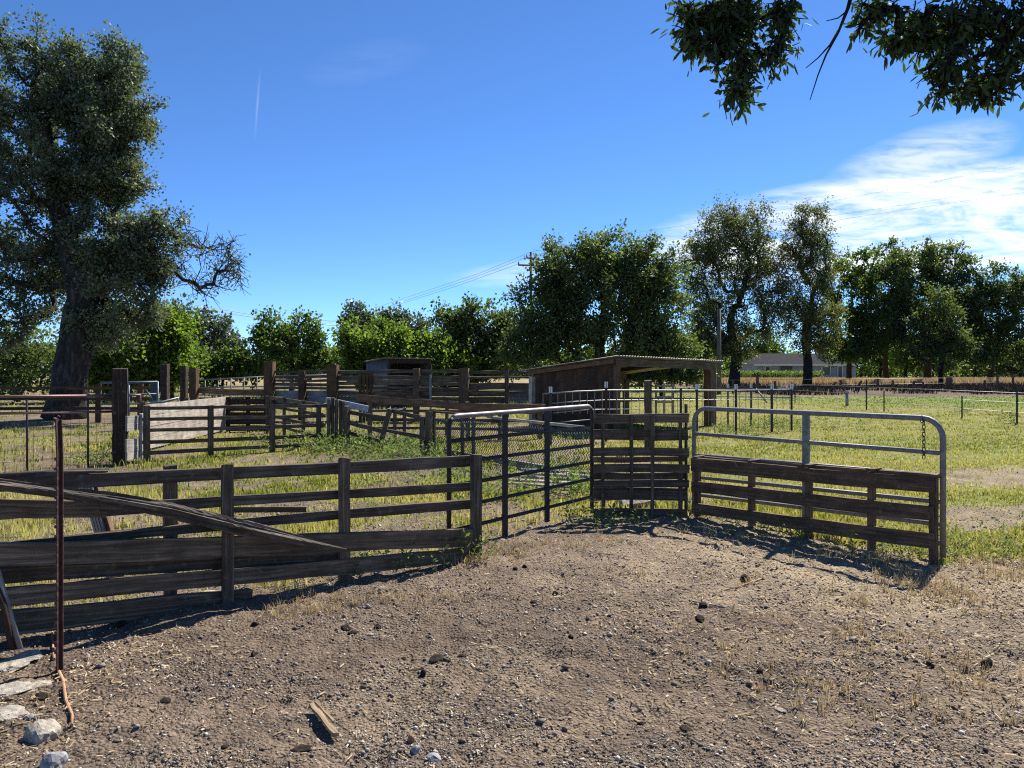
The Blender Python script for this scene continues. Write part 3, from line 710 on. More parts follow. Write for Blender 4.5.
# eucalyptus row
EU = 'tall trees in the row before the house'
make_tree('eucalyptus_tree', 'tallest olive-green eucalyptus, double crowned, behind the slim wooden pole', 'tree', G(735, 388),
          [(718, 232, 26, 30, .9), (750, 225, 22, 30, .8), (700, 262, 26, 30, .8), (735, 268, 42, 34, 1.2), (765, 280, 28, 34, .8), (733, 315, 40, 36, 1.1), (700, 315, 24, 30, .6), (772, 312, 16, 24, .4), (728, 348, 26, 20, .5), (705, 345, 22, 22, .5)],
          70, 380, 130, .25, M['leaf_euc'], M['bark_dark'], .5, seed=81, clump=1.1, droop=.35, lead=.42, fork=.3, bmax=.55, dlo=.15, group=EU, leaf_w=.38, shell=.3, twigs=4)
make_tree('eucalyptus_tree', 'slender olive eucalyptus with see-through top right of the tallest tree', 'tree', G(807, 387),
          [(810, 225, 20, 22, .6), (800, 245, 20, 26, .6), (818, 255, 18, 26, .5), (808, 285, 28, 30, .9), (802, 316, 24, 26, .8), (822, 320, 20, 28, .6), (816, 340, 20, 14, .3)],
          72, 260, 110, .24, M['leaf_euc'], M['bark_dark'], .42, seed=82, clump=1.0, droop=.3, lead=.45, fork=.3, bmax=.55, dlo=.15, group=EU, leaf_w=.38, shell=.3, twigs=4)
make_tree('row_tree', 'mid-green tree of medium height with thin trunk right of the house gable', 'tree', G(849, 384),
          [(848, 270, 18, 20, .8), (852, 300, 24, 28, 1), (842, 325, 22, 26, .8), (862, 330, 18, 24, .6), (836, 350, 26, 15, .7), (864, 350, 20, 15, .6), (868, 312, 16, 26, .4), (832, 300, 12, 22, .3)], 82, 120, 130, .3, M['leaf_mid'], M['bark_dark'], .3, seed=83, clump=1.05, lead=.6, fork=.4, bmax=.5, group=EU)
make_tree('row_tree', 'dark tree with a bare forked trunk, next right of the medium mid-green tree', 'tree', G(886, 383),
          [(885, 262, 17, 18, .8), (888, 290, 20, 26, .9), (876, 318, 20, 26, .7), (900, 318, 18, 24, .6), (868, 285, 16, 22, .5), (898, 346, 24, 14, .5), (872, 345, 16, 14, .4), (902, 285, 12, 24, .4)], 84, 110, 120, .3, M['leaf_dark'], M['bark_dark'], .33, seed=84, clump=1.05, lead=.5, fork=.45, bmax=.55, group=EU)
make_tree('row_tree', 'widest dense green tree of the row at right with lobed crown', 'tree', G(928, 383),
          [(915, 268, 26, 24, 1), (948, 270, 26, 24, 1), (930, 300, 42, 30, 1.5), (965, 290, 20, 24, .6), (915, 330, 26, 26, .8), (950, 325, 28, 28, .9), (903, 296, 20, 32, .6), (970, 318, 18, 30, .6), (960, 350, 28, 12, .5)], 86, 230, 150, .3, M['leaf_dark'], M['bark_dark'], .42, seed=85, clump=1.15, lead=.5, fork=.3, bmax=.5, group=EU)
make_tree('row_tree', 'smaller olive tree in front of the widest dense tree', 'tree', G(941, 385),
          [(938, 325, 26, 20, 1), (952, 345, 24, 16, .8), (925, 348, 18, 14, .6), (940, 300, 14, 14, .3)], 78, 100, 110, .26, M['leaf_dark'], M['bark_dark'], .25, seed=86, clump=1.0, lead=.55, fork=.3, group=EU)
make_tree('row_tree', 'dense green tree at the right photo edge', 'tree', G(990, 383),
          [(1005, 292, 28, 24, 1), (990, 318, 26, 30, 1), (1030, 300, 26, 28, .8), (1012, 340, 34, 26, 1), (972, 330, 22, 28, .7), (985, 355, 24, 10, .4), (1040, 350, 30, 16, .6)], 84, 190, 150, .3, M['leaf_dark'], M['bark_dark'], .38, seed=87, clump=1.1, lead=.5, fork=.3, bmax=.5, group=EU)
make_tree('dark_shrub', 'dark broad bush showing under the roof of the brown shed', 'bush', A(662, 0, 46).xy.to_3d(), [(650, 373, 28, 9, 1), (684, 374, 22, 8, .8), (628, 374, 16, 8, .5)], 46, 90, 110, .18, M['leaf_dark'], M['bark_dark'], .12, seed=22, clump=.7, fork=.15, lead=.6)
# low shade trees filling the row behind (each its own)
FB = 'low trees far behind the row'
for i, (px, py, rx, ry, Y, mt, lab) in enumerate(((690, 355, 26, 18, 95, 'leaf_mid', 'low green tree far back between oak and eucalyptus'), (765, 342, 22, 18, 150, 'leaf_mid', 'low yellow-green tree left above the house roof'),
                                       (838, 352, 20, 16, 130, 'leaf_dark', 'low dark tree behind the house'), (905, 350, 22, 20, 120, 'leaf_bright', 'low bright green tree right of the forked trunk'), (975, 355, 30, 18, 125, 'leaf_dark', 'low dark tree behind the trunks at right'), (880, 348, 18, 20, 130, 'leaf_dark', 'low dark tree behind the forked trunk'), (1020, 358, 26, 16, 125, 'leaf_far', 'low grey-green tree at the far right edge'), (640, 358, 30, 14, 80, 'leaf_dark', 'low dark tree behind the brown shed roof'), (940, 352, 26, 18, 118, 'leaf_dark', 'low dark tree behind the widest dense tree'))):
    make_tree('low_tree', lab, 'tree', A(px, 0, Y).xy.to_3d(), [(px, py, rx, ry, 1), (px + 8, py + 8, rx * .7, ry * .6, .4)], Y, 60, 110, .42, M[mt], M['bark_dark'], .25, seed=101 + i, clump=1.5, group=FB, fork=.2)

n = 90000; x = RNG.uniform(-150, 150, n); y = 165 + RNG.uniform(0, 14, n)
ht = 2.2 + 6.0 * fbm(x * .11, y * .02, 131, 3) + 1.6 * fbm(x * .6, y * .1, 133, 2)
P = np.stack([x, y, ht * RNG.uniform(0, 1, n) ** .8 + RNG.normal(0, .25, n)], 1); P[:, 2] = np.maximum(P[:, 2], .05)
l = RNG.uniform(.45, 1.0, n)
fw = leaf_mesh(P, RNG.normal(0, 1, (n, 3)), unit(RNG.normal(0, 1, (n, 3))), l, l * .6, np.clip(fbm(x * .2, y * .2, 137, 2) + RNG.normal(0, .18, n), 0, 1), 'far_wood', M['leaf_mid'], None)
tag(fw, 'distant belt of low woodland closing the horizon', 'woodland', kind='stuff')
# tree overhead whose boughs hang into the frame at the top right (trunk stands outside the frame)
ovb = Vector((9.2, 8.2, 0))
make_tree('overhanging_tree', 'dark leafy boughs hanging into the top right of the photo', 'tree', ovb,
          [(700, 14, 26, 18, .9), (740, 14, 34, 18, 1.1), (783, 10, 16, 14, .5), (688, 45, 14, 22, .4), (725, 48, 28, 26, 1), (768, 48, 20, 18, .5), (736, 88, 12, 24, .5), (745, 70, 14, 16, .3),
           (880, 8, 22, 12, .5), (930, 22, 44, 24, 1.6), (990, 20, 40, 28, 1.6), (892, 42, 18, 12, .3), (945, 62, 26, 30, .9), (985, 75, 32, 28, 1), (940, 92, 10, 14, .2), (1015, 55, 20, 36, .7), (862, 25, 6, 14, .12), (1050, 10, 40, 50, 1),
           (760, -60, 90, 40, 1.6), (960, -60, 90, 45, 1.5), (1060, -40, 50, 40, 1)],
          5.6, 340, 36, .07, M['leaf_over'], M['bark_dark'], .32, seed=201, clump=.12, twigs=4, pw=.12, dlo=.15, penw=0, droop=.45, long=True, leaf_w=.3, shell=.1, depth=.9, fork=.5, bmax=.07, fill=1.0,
          path=[ovb, (9.0, 8.1, 2.2), (8.4, 7.8, 4.2), (6.6, 6.9, 5.0), (4.6, 6.1, 5.1), (2.9, 5.8, 4.95), (1.6, 5.65, 4.7)])
tw = MB()
tw.tube([A(862, -45, 5.7), A(848, 8, 5.65), A(838, 33, 5.63), A(826, 55, 5.6), A(818, 75, 5.6), A(810, 100, 5.6)], [.02, .014, .009, .007, .005, .003], 6)
tw.tube([A(841, 26, 5.64), A(830, 45, 5.6), A(818, 58, 5.57), A(806, 68, 5.55)], [.009, .007, .005, .003], 5)
tw.tube([A(847, 11, 5.65), A(838, 18, 5.67), A(826, 21, 5.7)], [.007, .005, .003], 5)
ovr = [o for o in COL.objects if o.name == 'overhanging_tree'][0]
tw.build('bare_twig', M['bark_dark'], ovr)

# ------------------------------------------------------------------ foreground board fence
fr = thing('board_fence', 'long dark weathered board fence with wide gappy rails across the left foreground', 'fence', PA)
L0 = -150
def ext(px0, t0, b0, px1, t1, b1, newpx):
    k = (newpx - px0) / (px1 - px0)
    return t0 + (t1 - t0) * k, b0 + (b1 - b0) * k
for (px0, t0, b0, px1, t1, b1, off, th) in ((0, 480, 493, 476, 454.5, 466, .03, .04), (0, 500, 520, 108, 504, 519, .04, .045), (95, 506, 518, 472, 482, 490, .04, .035), (0, 544, 553, 474, 500, 509.5, .06, .035),
                                          (0, 541, 563, 476, 529, 546, -.035, .045), (0, 570, 587, 345, 549, 560, .05, .04), (-0, 588, 606, 466, 546.5, 560, -.03, .045), (0, 610, 634, 250, 590, 606, .0, .05), (236, 509.5, 514.5, 311, 508, 513, .09, .04)):
    if px0 == 0:
        # rails run on past the frame: same heights, one bay further
        a = on_line(PA, PB, 0); d = (PB - PA).normalized(); e = on_line(PA, PB, px1)
        n = Vector((-d.y, d.x, 0)); n = n if n.y > 0 else -n
        za, ze = zat((t0 + b0) / 2, a.y), zat((t1 + b1) / 2, e.y)
        st = a - d * 1.3; ex = (za - ze) / (e - a).length * 1.3
        h0_, h1_ = (b0 - t0) / F * a.y, (b1 - t1) / F * e.y
        MB().board(st + n * off + Z * max(za + ex, .02), e + n * off + Z * ze, h0_ + (h0_ - h1_) / (e - a).length * 1.3, th, (b1 - t1) / F * e.y, jit=.005, wob=.008, seg=16).build('rail', M['wood'], fr)
    else:
        rail_on(PA, PB, px0, t0, b0, px1, t1, b1, off, th).build('rail', M['wood'], fr)
for (px, top, w, off, dp) in ((174, 467, 12, .09, .03), (225, 464, 11.5, -.06, .03), (343, 458, 10.5, -.02, .035), (474, 454, 10, -.03, .06)):
    post_on(PA, PB, px, top, w, off, dp).build('post', M['wood'], fr)
a = on_line(PA, PB, 0)
post_on(PA, PB, -60, 466, 14, -.06, .08).build('post', M['wood'], fr)
# steel studded stake at the fence end
def t_post(p, h, mat, parent=None, tipmat=None, w=.035, name='steel_stake', studs=True, bend=None):
    mb = MB(); top = p + Z * h
    pts = [p - Z * .15, top] if not bend else [p - Z * .15, p + Z * (h * .86), top + bend * .35, top + bend]
    for a_, b_ in zip(pts, pts[1:]):
        mb.board(a_, b_, w, .006, up=Vector((1, 0, 0)), side=Vector((0, 1, 0)), seg=2)
        mb.board(a_ + Vector((0, -.016, 0)), b_ + Vector((0, -.016, 0)), .007, .03, up=Vector((1, 0, 0)), side=Vector((0, 1, 0)), seg=2)
    if studs:
        k = .1
        while k < h * .86:
            q = p + Z * k + Vector((-.0, -.034, 0)); mb.board(q - Z * .008, q + Z * .008, .016, .014, up=Vector((1, 0, 0)), side=Vector((0, 1, 0)), seg=1); k += .053
    o = mb.build(name, mat, parent, origin=None if parent is not None else p)
    if tipmat:
        tb = MB(); tb.board(top - Z * .13, top + Z * .004, w * 1.25, .036, up=Vector((1, 0, 0)), side=Vector((0, 1, 0)), seg=1)
        tb.build('painted_tip', tipmat, o if parent is None else parent, origin=p if parent is None else None)
        if parent is None: o.children[0].location = (0, 0, 0)
    return o
e = on_line(PA, PB, 480); t_post(e + Vector((0, -.02, 0)), zat(458, e.y), M['rust'], fr)

# slanting split beam in front of the fence
bm_ = MB()
ctr = [(-70, 478), (0, 484), (60, 492), (120, 501), (170, 510), (215, 521), (260, 531), (300, 540), (346, 549)]
hh = [5, 5.2, 5.6, 6.9, 7.6, 7.4, 6.4, 4.4, 1.4]
pts, rr = [], []
for (px, py), h_ in zip(ctr, hh):
    q = on_line(PA, PB, px); d = (PB - PA).normalized(); n = Vector((d.y, -d.x, 0)); n = n if n.y < 0 else -n
    Yq = q.y - .16; p = A(px, py, Yq); pts.append(p); rr.append(h_ / F * Yq)
P2, R2 = [], []
for i in range(len(pts) - 1):
    for k in range(10):
        P2.append(pts[i].lerp(pts[i + 1], k / 10)); R2.append(rr[i] + (rr[i + 1] - rr[i]) * k / 10)
P2.append(pts[-1]); R2.append(rr[-1])
_rg = [random.choice((-.34, -.12, .05, .14, .2)) for _ in range(30)]
def beam_r(i, k):
    a = k / 30 * 2 * math.pi
    ridge = _rg[k % 30] * (.7 + .6 * math.sin(i * .11 + k)) + .06 * math.sin(i * .23 + k * 1.9) + .06 * random.uniform(-1, 1)
    sq = 1 / max(abs(math.cos(a + .6)), abs(math.sin(a + .6))) ** .7
    return sq * .9 + ridge
bm_.tube(P2, R2, 30, r_fn=beam_r)
for q in bm_.sm: pass
bm_.sm = [False] * len(bm_.sm)
o = bm_.build('timber_beam', M['wood_beam'], None, origin=(P2[34].x, P2[34].y, 0))
tag(o, 'cracked old beam slanting down in front of the board fence', 'beam')
# thin split branches lying along the top rail at left
sp = MB()
a0 = on_line(PA, PB, 10); b0_ = on_line(PA, PB, 108)
for j, (y0, y1, x0, x1) in enumerate(((478, 471, -30, 108), (481, 474, 0, 92), (476, 470, 30, 104))):
    p = on_line(PA, PB, x0); q = on_line(PA, PB, x1)
    w = p.lerp(q, .5)
    sp.tube([Vector((p.x, p.y + .02 * j, zat(y0, p.y))), Vector((w.x, w.y + .03, zat((y0 + y1) / 2 - 1.5, w.y))), Vector((q.x, q.y + .03 * j, zat(y1, q.y)))], [.016, .018, .009], 6)
tag(sp.build('split_branch', M['wood_beam'], None, origin=(a0.x, a0.y, 0)), 'splintered grey branch lying along the top rail of the board fence', 'branch')
# grooved timbers leaning behind the fence
lt = thing('leaning_post', 'grooved old post leaning behind the board fence, seen between its rails', 'post', G(112, 590) + Vector((0, .12, 0)))
lb = MB(); qa, qb = A(116, 588, 5.75), A(86, 478, 5.85)
for k in range(4):
    lb.board(qa + Vector((.022 * k - .03, 0, 0)), qb + Vector((.022 * k - .03, 0, 0)), .016, .05, up=Vector((1, 0, 0)), side=Vector((0, 1, 0)), jit=.002)
lb.build('post_body', M['grey_pole'], lt)
lb = MB(); lb.board(qa + Vector((.07, .03, 0)), qb + Vector((.05, .03, 0)), .03, .06, up=Vector((1, 0, 0)), side=Vector((0, 1, 0)), jit=.003); lb.build('side_lath', M['wood_brown'], lt)
# rusty stake in the foreground
b = G(60, 668); o = t_post(b, zat(420, b.y), M['rust'], bend=Vector((-.02, 0, .012)))
tag(o, 'tall rusty steel stake with bent tip standing alone in the left foreground', 'stake')
# poles leaning at the left edge
p = G(21, 651); mb = MB(); mb.tube([p + Z * .0, A(-2, 572, p.y + .06), A(-40, 470, p.y + .16)], [.016, .016, .016], 8)
tag(mb.build('leaning_pole', M['grey_pole'], None, origin=p), 'thin pale grey pole leaning on the board fence at the left edge', 'pole')
p2 = G(13, 652); mb = MB(); mb.tube([p2, A(4, 606, p2.y + .03), A(-14, 560, p2.y + .08)], [.02, .02, .02], 8)
tag(mb.build('leaning_pole', M['wood_rust'], None, origin=p2), 'short dark brown stick leaning beside the pale pole at the left edge', 'pole')
# rocks, sticks and plank in the foreground
def rock(name, px, py, wpx, hpx, mat, label, cat='rock', group=None, seed=0, flat=.75, sub=3, rough=.2):
    rg = np.random.default_rng(seed + 900); p = G(px, py + hpx * .35)
    import bmesh
    bm = bmesh.new(); bmesh.ops.create_icosphere(bm, subdivisions=sub, radius=1)
    w = wpx / F * p.y * .5; hgt = hpx / F * p.y * .62 * flat
    dirs = unit(rg.normal(0, 1, (9, 3))); amp = rg.uniform(.55, .95, 9)
    for v in bm.verts:
        c = np.array(v.co); s_ = 1.0
        for dd, aa in zip(dirs, amp):
            t = float(c @ dd)
            if t > aa: s_ = min(s_, aa / t)
        c = c * s_ * (1 + rg.normal(0, .025 * rough * 5))
        v.co = (c[0] * w, c[1] * w * .8, c[2] * hgt)
    me = bpy.data.meshes.new(name); bm.to_mesh(me); bm.free(); me.materials.append(mat)
    o = bpy.data.objects.new(name, me); link(o); o.location = (p.x, p.y, ground_z(np.array([p.x]), np.array([p.y]))[0] + hgt * .22); o.rotation_euler.z = rg.uniform(0, 6)
    return tag(o, label, cat, group)
rock('rock', 42, 724, 42, 34, M['rock'], 'pale angular rock below the rusty stake', seed=1)
rock('rock', 54, 757, 30, 30, M['rock_grey'], 'grey speckled rock at the bottom edge below the pale angular rock', seed=2)
rock('rock', 40, 697, 17, 10, M['dung'], 'small dark brown stone above the pale angular rock', seed=3)
RK = 'broken pale slabs at the left edge'
for i, (px, py, w, h, lab) in enumerate(((8, 655, 34, 22, 'uppermost pale slab chunk at the left edge'), (30, 650, 26, 14, 'thin pale chunk right of the uppermost slab at the left edge'), (6, 682, 36, 24, 'pale slab chunk crossed by the stake shadow at the left edge'), (10, 705, 34, 20, 'lowest pale slab chunk at the left edge'), (36, 683, 24, 12, 'flat pale chunk just left of the stake foot'))):
    rock('slab_chunk', px, py, w * 1.35, h * 1.5, M['rock'], lab, 'rock', RK, seed=10 + i, flat=.16, rough=.5)
rock('rock', 416, 747, 13, 12, M['rock_grey'], 'white-and-black stone between the tan stone and the grey stone at the bottom', seed=31)
rock('rock', 434, 753, 20, 12, M['rock_grey'], 'smooth grey stone at the bottom, rightmost of three touching', seed=32)
rock('rock', 411, 734, 8, 14, M['wood_stick'], 'small tan stone at the bottom, farthest of three touching', seed=33)
rock('rock', 30, 718, 12, 8, M['rock_grey'], 'small grey stone at the left foot of the pale angular rock', seed=34)
for i, (px, py, w, h, lab) in enumerate(((780, 708, 13, 7, 'flat pale stone alone in the right foreground'), (212, 594, 26, 9, 'pale clod at the foot of the lichened fence post'), (590, 690, 8, 5, 'tiny pale stone in the middle foreground'), (370, 634, 9, 6, 'small pale stone beside the dark clods in front of the fence'))):
    rock('stone', px, py, w, h, M['rock'], lab, 'stone', seed=40 + i, flat=.6)
CG = 'dark clods on the dirt yard'
for i, (px, py, w, h) in enumerate(((345, 628, 13, 8), (378, 622, 10, 8), (352, 632, 11, 7), (437, 657, 26, 9), (423, 672, 8, 12), (462, 655, 12, 6), (987, 662, 14, 13), (703, 603, 11, 8), (700, 618, 16, 8), (404, 657, 8, 5), (555, 591, 8, 6), (534, 601, 9, 4), (571, 639, 7, 6), (303, 745, 26, 9),
                                     (686, 726, 16, 6), (1003, 690, 8, 5), (255, 655, 10, 6), (165, 700, 14, 6), (120, 622, 16, 8), (255, 622, 8, 6), (930, 663, 12, 9), (745, 576, 14, 12), (875, 655, 8, 5), (640, 720, 10, 5), (545, 728, 9, 5), (225, 745, 10, 5), (760, 668, 10, 5), (515, 567, 7, 6), (525, 564, 6, 5))):
    rock('dirt_clod', px, py, w, h, M['dung'], 'small dark crumbly clod lying on the dirt yard', 'clod', CG, seed=60 + i, flat=.8, sub=2, rough=.5)
def stick(pts, r, label, mat=M['wood_stick'], name='stick'):
    mb = MB(); Q = []
    for k, (px, py) in enumerate(pts):
        p = G(px, py); Q.append(Vector((p.x, p.y, ground_z(np.array([p.x]), np.array([p.y]))[0] + r * 1.1)))
    mb.tube(Q, [r * (1 - .4 * i / (len(Q) - 1)) for i in range(len(Q))], 7, r_fn=lambda i, k: 1 + random.uniform(-.15, .15))
    return tag(mb.build(name, mat, None, origin=(Q[0].x, Q[0].y, 0)), label, 'stick')
stick([(59, 671), (63, 685), (66, 705), (72, 717), (72, 730)], .010, 'long crooked orange-brown stick lying below the rusty stake')
stick([(54, 662), (53, 648), (52, 632)], .009, 'straight orange-brown stick lying behind the foot of the rusty stake')
stick([(725, 592), (740, 586), (762, 580)], .006, 'short thin twig on the bare soil before the right gate')
stick([(690, 601), (720, 608), (745, 612)], .006, 'pale twig lying in the straw right of centre', M['grey_pole'])
p, q = G(311, 711), G(336, 739)
mb = MB(); zz = .02
mb.board(Vector((p.x, p.y, zz + .012)), Vector((q.x, q.y, zz)), .024, .014, up=Vector((1, 0, 0)), side=Z, jit=.004, seg=6)
mb.board(Vector((p.x + .018, p.y + .015, zz + .016)), Vector((q.x - .03, q.y + .10, zz + .012)), .009, .012, up=Vector((1, 0, 0)), side=Z, jit=.003, seg=4)
tag(mb.build('board_scrap', M['wood_scrap'], None, origin=(p.x, p.y, 0)), 'short split piece of tan board lying on the dirt', 'board')

# ------------------------------------------------------------------ gates
def gate_frame(P0, P1, pxl, pxr, top_l, top_r, bot_l, bot_r, r, rad, mat, parent, topmat=None):
    a, b = on_line(P0, P1, pxl), on_line(P0, P1, pxr); d = (b - a).normalized()
    za, zb = zat(top_l, a.y), zat(top_r, b.y); z0a, z0b = zat(bot_l, a.y), zat(bot_r, b.y)
    left = [a + Z * z0a, a + Z * (za - rad)]; right = []
    for k in range(1, 6):
        t = k / 5 * math.pi / 2
        left.append(a + d * (rad * (1 - math.cos(t))) + Z * (za - rad + rad * math.sin(t)))
    for k in range(0, 6):
        t = math.pi / 2 * (1 - k / 5)
        right.append(b - d * (rad * (1 - math.cos(t))) + Z * (zb - rad + rad * math.sin(t)))
    right.append(b + Z * z0b)
    if topmat is None:
        MB().tube(left + right, r, 10).build('frame', mat, parent)
    else:
        MB().tube(left[:5], r, 10).build('frame', mat, parent); MB().tube(right[2:], r, 10).build('frame', mat, parent)
        MB().tube(left[4:] + right[:3], r * 1.06, 10).build('top_bar', topmat, parent)
def pipe(P0, P1, px0, y0, px1, y1, r, mat, parent, name='rail', off=0):
    d = (P1 - P0).normalized(); n = Vector((-d.y, d.x, 0)); n = n if n.y > 0 else -n
    a, b = on_line(P0, P1, px0), on_line(P0, P1, px1)
    return MB().tube([a + n * off + Z * zat(y0, a.y), b + n * off + Z * zat(y1, b.y)], r, 8).build(name, mat, parent)
lg = thing('tube_gate', 'dark tubular steel gate with worn shiny top bar left of the slatted hurdle', 'gate', TG0)
gate_frame(TG0, TG1, 449, 592, 416.5, 406, 547, 513, .023, .10, M['darkpipe'], lg, M['shinypipe'])
for (y0, y1) in ((441, 427), (463, 445), (486, 462), (508.5, 479), (531, 497)):
    pipe(TG0, TG1, 450.5, y0, 590.5, y1, .019, M['darkpipe'], lg)
for px, t, bt in ((505, 412.5, 540), (547, 409, 522)):
    a = on_line(TG0, TG1, px); MB().board(a + Z * zat(bt, a.y), a + Z * (zat(t, a.y)), .055, .03, up=(TG1 - TG0).normalized(), seg=3).build('upright', M['darkpipe'], lg)
rg_ = thing('tube_gate', 'grey galvanised tubular gate with rounded corner at right, standing behind a wooden rack', 'gate', RG0)
gate_frame(RG0, RG1, 694, 943, 408, 419, 512, 557, .025, .17, M['galv'], rg_)
for (y0, y1) in ((433.5, 453), (455, 476), (477, 502), (494.5, 524.5), (508, 543)):
    pipe(RG0, RG1, 695.5, y0, 941, y1, .021, M['galv'], rg_)
a = on_line(RG0, RG1, 806)
MB().board(a + Z * .02, a + Z * zat(413, a.y), .065, .035, up=(RG1 - RG0).normalized(), seg=3).build('upright', M['galv'], rg_)
a = on_line(RG0, RG1, 922); cb = MB(); zt = zat(419, a.y); zb = zat(458, a.y); k = 0; zc = zt
while zc > zb:
    r_ = .013; ring = [Vector((a.x, a.y - .03, zc)) + (Vector((math.cos(t), 0, 0)) if k % 2 == 0 else Vector((0, math.cos(t), 0))) * r_ + Z * (math.sin(t) * .022) for t in np.linspace(0, 2 * math.pi, 9)]
    cb.tube(ring, .0042, 5, caps=False); zc -= .033; k += 1
cb.tube([Vector((a.x, a.y, zt)) + Vector((.0, math.cos(t), math.sin(t))) * .032 for t in np.linspace(0, 2 * math.pi, 12)], .006, 5, caps=False)
cb.build('chain', M['steel_dark'], rg_)
# wooden rack fixed in front of the right gate
dR = (RG1 - RG0).normalized(); nR = Vector((dR.y, -dR.x, 0)); nR = nR if nR.y < 0 else -nR
rk = thing('wooden_rack', 'low brown wooden rack of wide boards standing against the grey tube gate', 'rack', RG0 + nR * .12)
R0, R1 = RG0 + nR * .17, RG1 + nR * .17
for (x0, t0, b0, x1, t1, b1) in ((691.5, 458, 471, 934, 478, 493), (692, 481.5, 492, 934, 506, 521), (694, 503.5, 514, 934, 533.5, 549)):
    rail_on(R0, R1, x0, t0, b0, x1, t1, b1, 0, .03).build('front_board', M['wood_brown'], rk)
for px, t, bt in ((695, 459, 515), (749, 463, 525), (806, 467.5, 535), (869, 472, 547), (931, 478, 560)):
    a = on_line(R0, R1, px) - nR * .045; MB().board(a + Z * .0, a + Z * (zat(t, a.y)), .058, .05, up=dR, jit=.002, seg=4).build('upright', M['wood_brown'], rk)
    q = on_line(R0, R1, px) - nR * .04
    MB().board(q + Z * (zat(t - 1, q.y) + .012) + nR * .05, q + Z * (zat(t - 1, q.y) + .012) - nR * .13, .02, .055, seg=2).build('cleat', M['wood_brown'], rk)
B0, B1 = RG0 + nR * .045, RG1 + nR * .045
rail_on(B0, B1, 697, 455.5, 464, 937, 475, 484, 0, .025).build('back_board', M['wood_brown'], rk)
# slatted hurdle (pallets)
hu = thing('slatted_hurdle', 'dark slatted wooden hurdle like a stood-up pallet between the two tube gates', 'hurdle', (PL0 + PL1) / 2)
for (t, b_, off) in ((413.5, 423, 0), (430, 440.5, .05), (447.5, 456, 0), (463.5, 472.5, 0), (480, 487.5, 0), (488.5, 501, .05), (508.5, 518, 0), (473.5, 480.5, .09), (457.5, 463, .09)):
    rail_on(PL0, PL1, 594, t + random.uniform(-.5, .5), b_, 689, t + random.uniform(-.5, .5), b_, off, .022, jit=.003).build('slat', M['wood'], hu)
for px, off in ((603.5, .025), (631, -.02), (652, -.02), (681, .025)):
    post_on(PL0, PL1, px, 415.5, 3.4, off, .03, bottom=.0).build('upright', M['wood'], hu)
p = on_line(PL0, PL1, 688); t_post(p + Vector((0, .1, 0)), zat(404.5, p.y), M['steel_dark'], hu, name='stake')
p = G(640, 511); mb = MB(); mb.board(p + Vector((-.2, .2, .06)), p + Vector((.2, .22, .10)), .3, .16, up=Vector((0, 1, .5)), jit=.02, seg=5)
tag(mb.build('stone_slab', M['rock'], None, origin=p), 'pale flat stone lying behind the slatted hurdle', 'stone')
p = G(607, 505) + Vector((0, .4, 0)); mb = MB(); mb.board(p + Vector((-.08, 0, .07)), p + Vector((.32, .05, .075)), .16, .1, up=Z, jit=.008, seg=3)
tag(mb.build('timber_block', M['wood_stick'], None, origin=p), 'tan block of timber lying low behind the slatted hurdle', 'block')
p = G(664, 500) + Vector((0, .5, 0)); mb = MB(); mb.tube([p + Z * .0, p + Z * .2], [.13, .15], 16); mb.tube([p + Z * .2, p + Z * .21], [.16, .16], 16)
tag(mb.build('tub', M['blue_plastic'], None, origin=p), 'blue plastic tub half hidden behind the slatted hurdle', 'tub')

# ------------------------------------------------------------------ chain-link fence
C0, C1 = G(431, 455), G(592, 482)
cf = thing('chain_link_fence', 'sagging chain-link fence with a bleached top rail behind the dark tube gate', 'fence', C0)
Lc = (C1 - C0).length; dc = (C1 - C0).normalized(); cm_ = MB()
zt0 = .80; st = .062; nu = int(Lc / st)
def cl(u, z):
    t = u / Lc; nrm = Vector((-dc.y, dc.x, 0))
    sag = -.07 * math.sin(t * math.pi * 3) ** 2
    return C0 + dc * (u + (z - .3) * .28) + nrm * (.05 * math.sin(u * 2.1) * (1 - z)) + Z * (z + sag * z)
for i in range(nu + 1):
    for s_ in (1, -1):
        pts = []; u = i * st; nz = 12
        for j in range(nz + 1):
            uu = u + s_ * (st / 2) * (1 if j % 2 else -1); pts.append(cl(min(max(uu, 0), Lc), .04 + j * (zt0 - .1) / nz))
        if s_ == 1: cm_.tube(pts, .0075, 3, caps=False)
cm_.build('wire_mesh', M['mesh_wire'], cf)
for (x0, y0, x1, y1, r_, mt) in ((431, 411.5, 493, 416, .022, 'wood_brown'), (488, 417, 590, 428, .024, 'grey_pole')):
    a, b = on_line(C0, C1, x0), on_line(C0, C1, x1); MB().tube([a + Z * zat(y0, a.y), b + Z * zat(y1, b.y)], r_, 8).build('top_rail', M[mt], cf)
for (x0, t0, b0, x1, t1, b1, o_) in ((497, 461, 464, 592, 478, 483, .06), (505, 470, 474, 590, 486, 492, -.12), (440, 449, 454, 540, 466, 471, .1)):
    rail_on(C0, C1, x0, t0, b0, x1, t1, b1, o_, .04).build('kick_board', M['grey_pole'], cf)
for px, top, w in ((432, 409, 5), (461, 413, 3), (472, 416, 3), (546, 421, 3.5)):
    post_on(C0, C1, px, top, w, .03, .05).build('post', M['wood'] if px < 440 else M['steel_dark'], cf)
# fallen rack lying in the grass behind the tube gate
rp = MB(); 
for j in range(5):
    p = G(505 + j * 4, 487 - j * 3.5); q = G(580 + j * 3, 494 - j * 4); rp.board(Vector((p.x, p.y, .06)), Vector((q.x, q.y, .09)), .05, .025, up=Vector((0, 1, .2)), jit=.004)
tag(rp.build('fallen_slats', M['grey_pole'], None, origin=G(540, 488)), 'bleached slats lying flat in the grass behind the dark tube gate', 'slats')

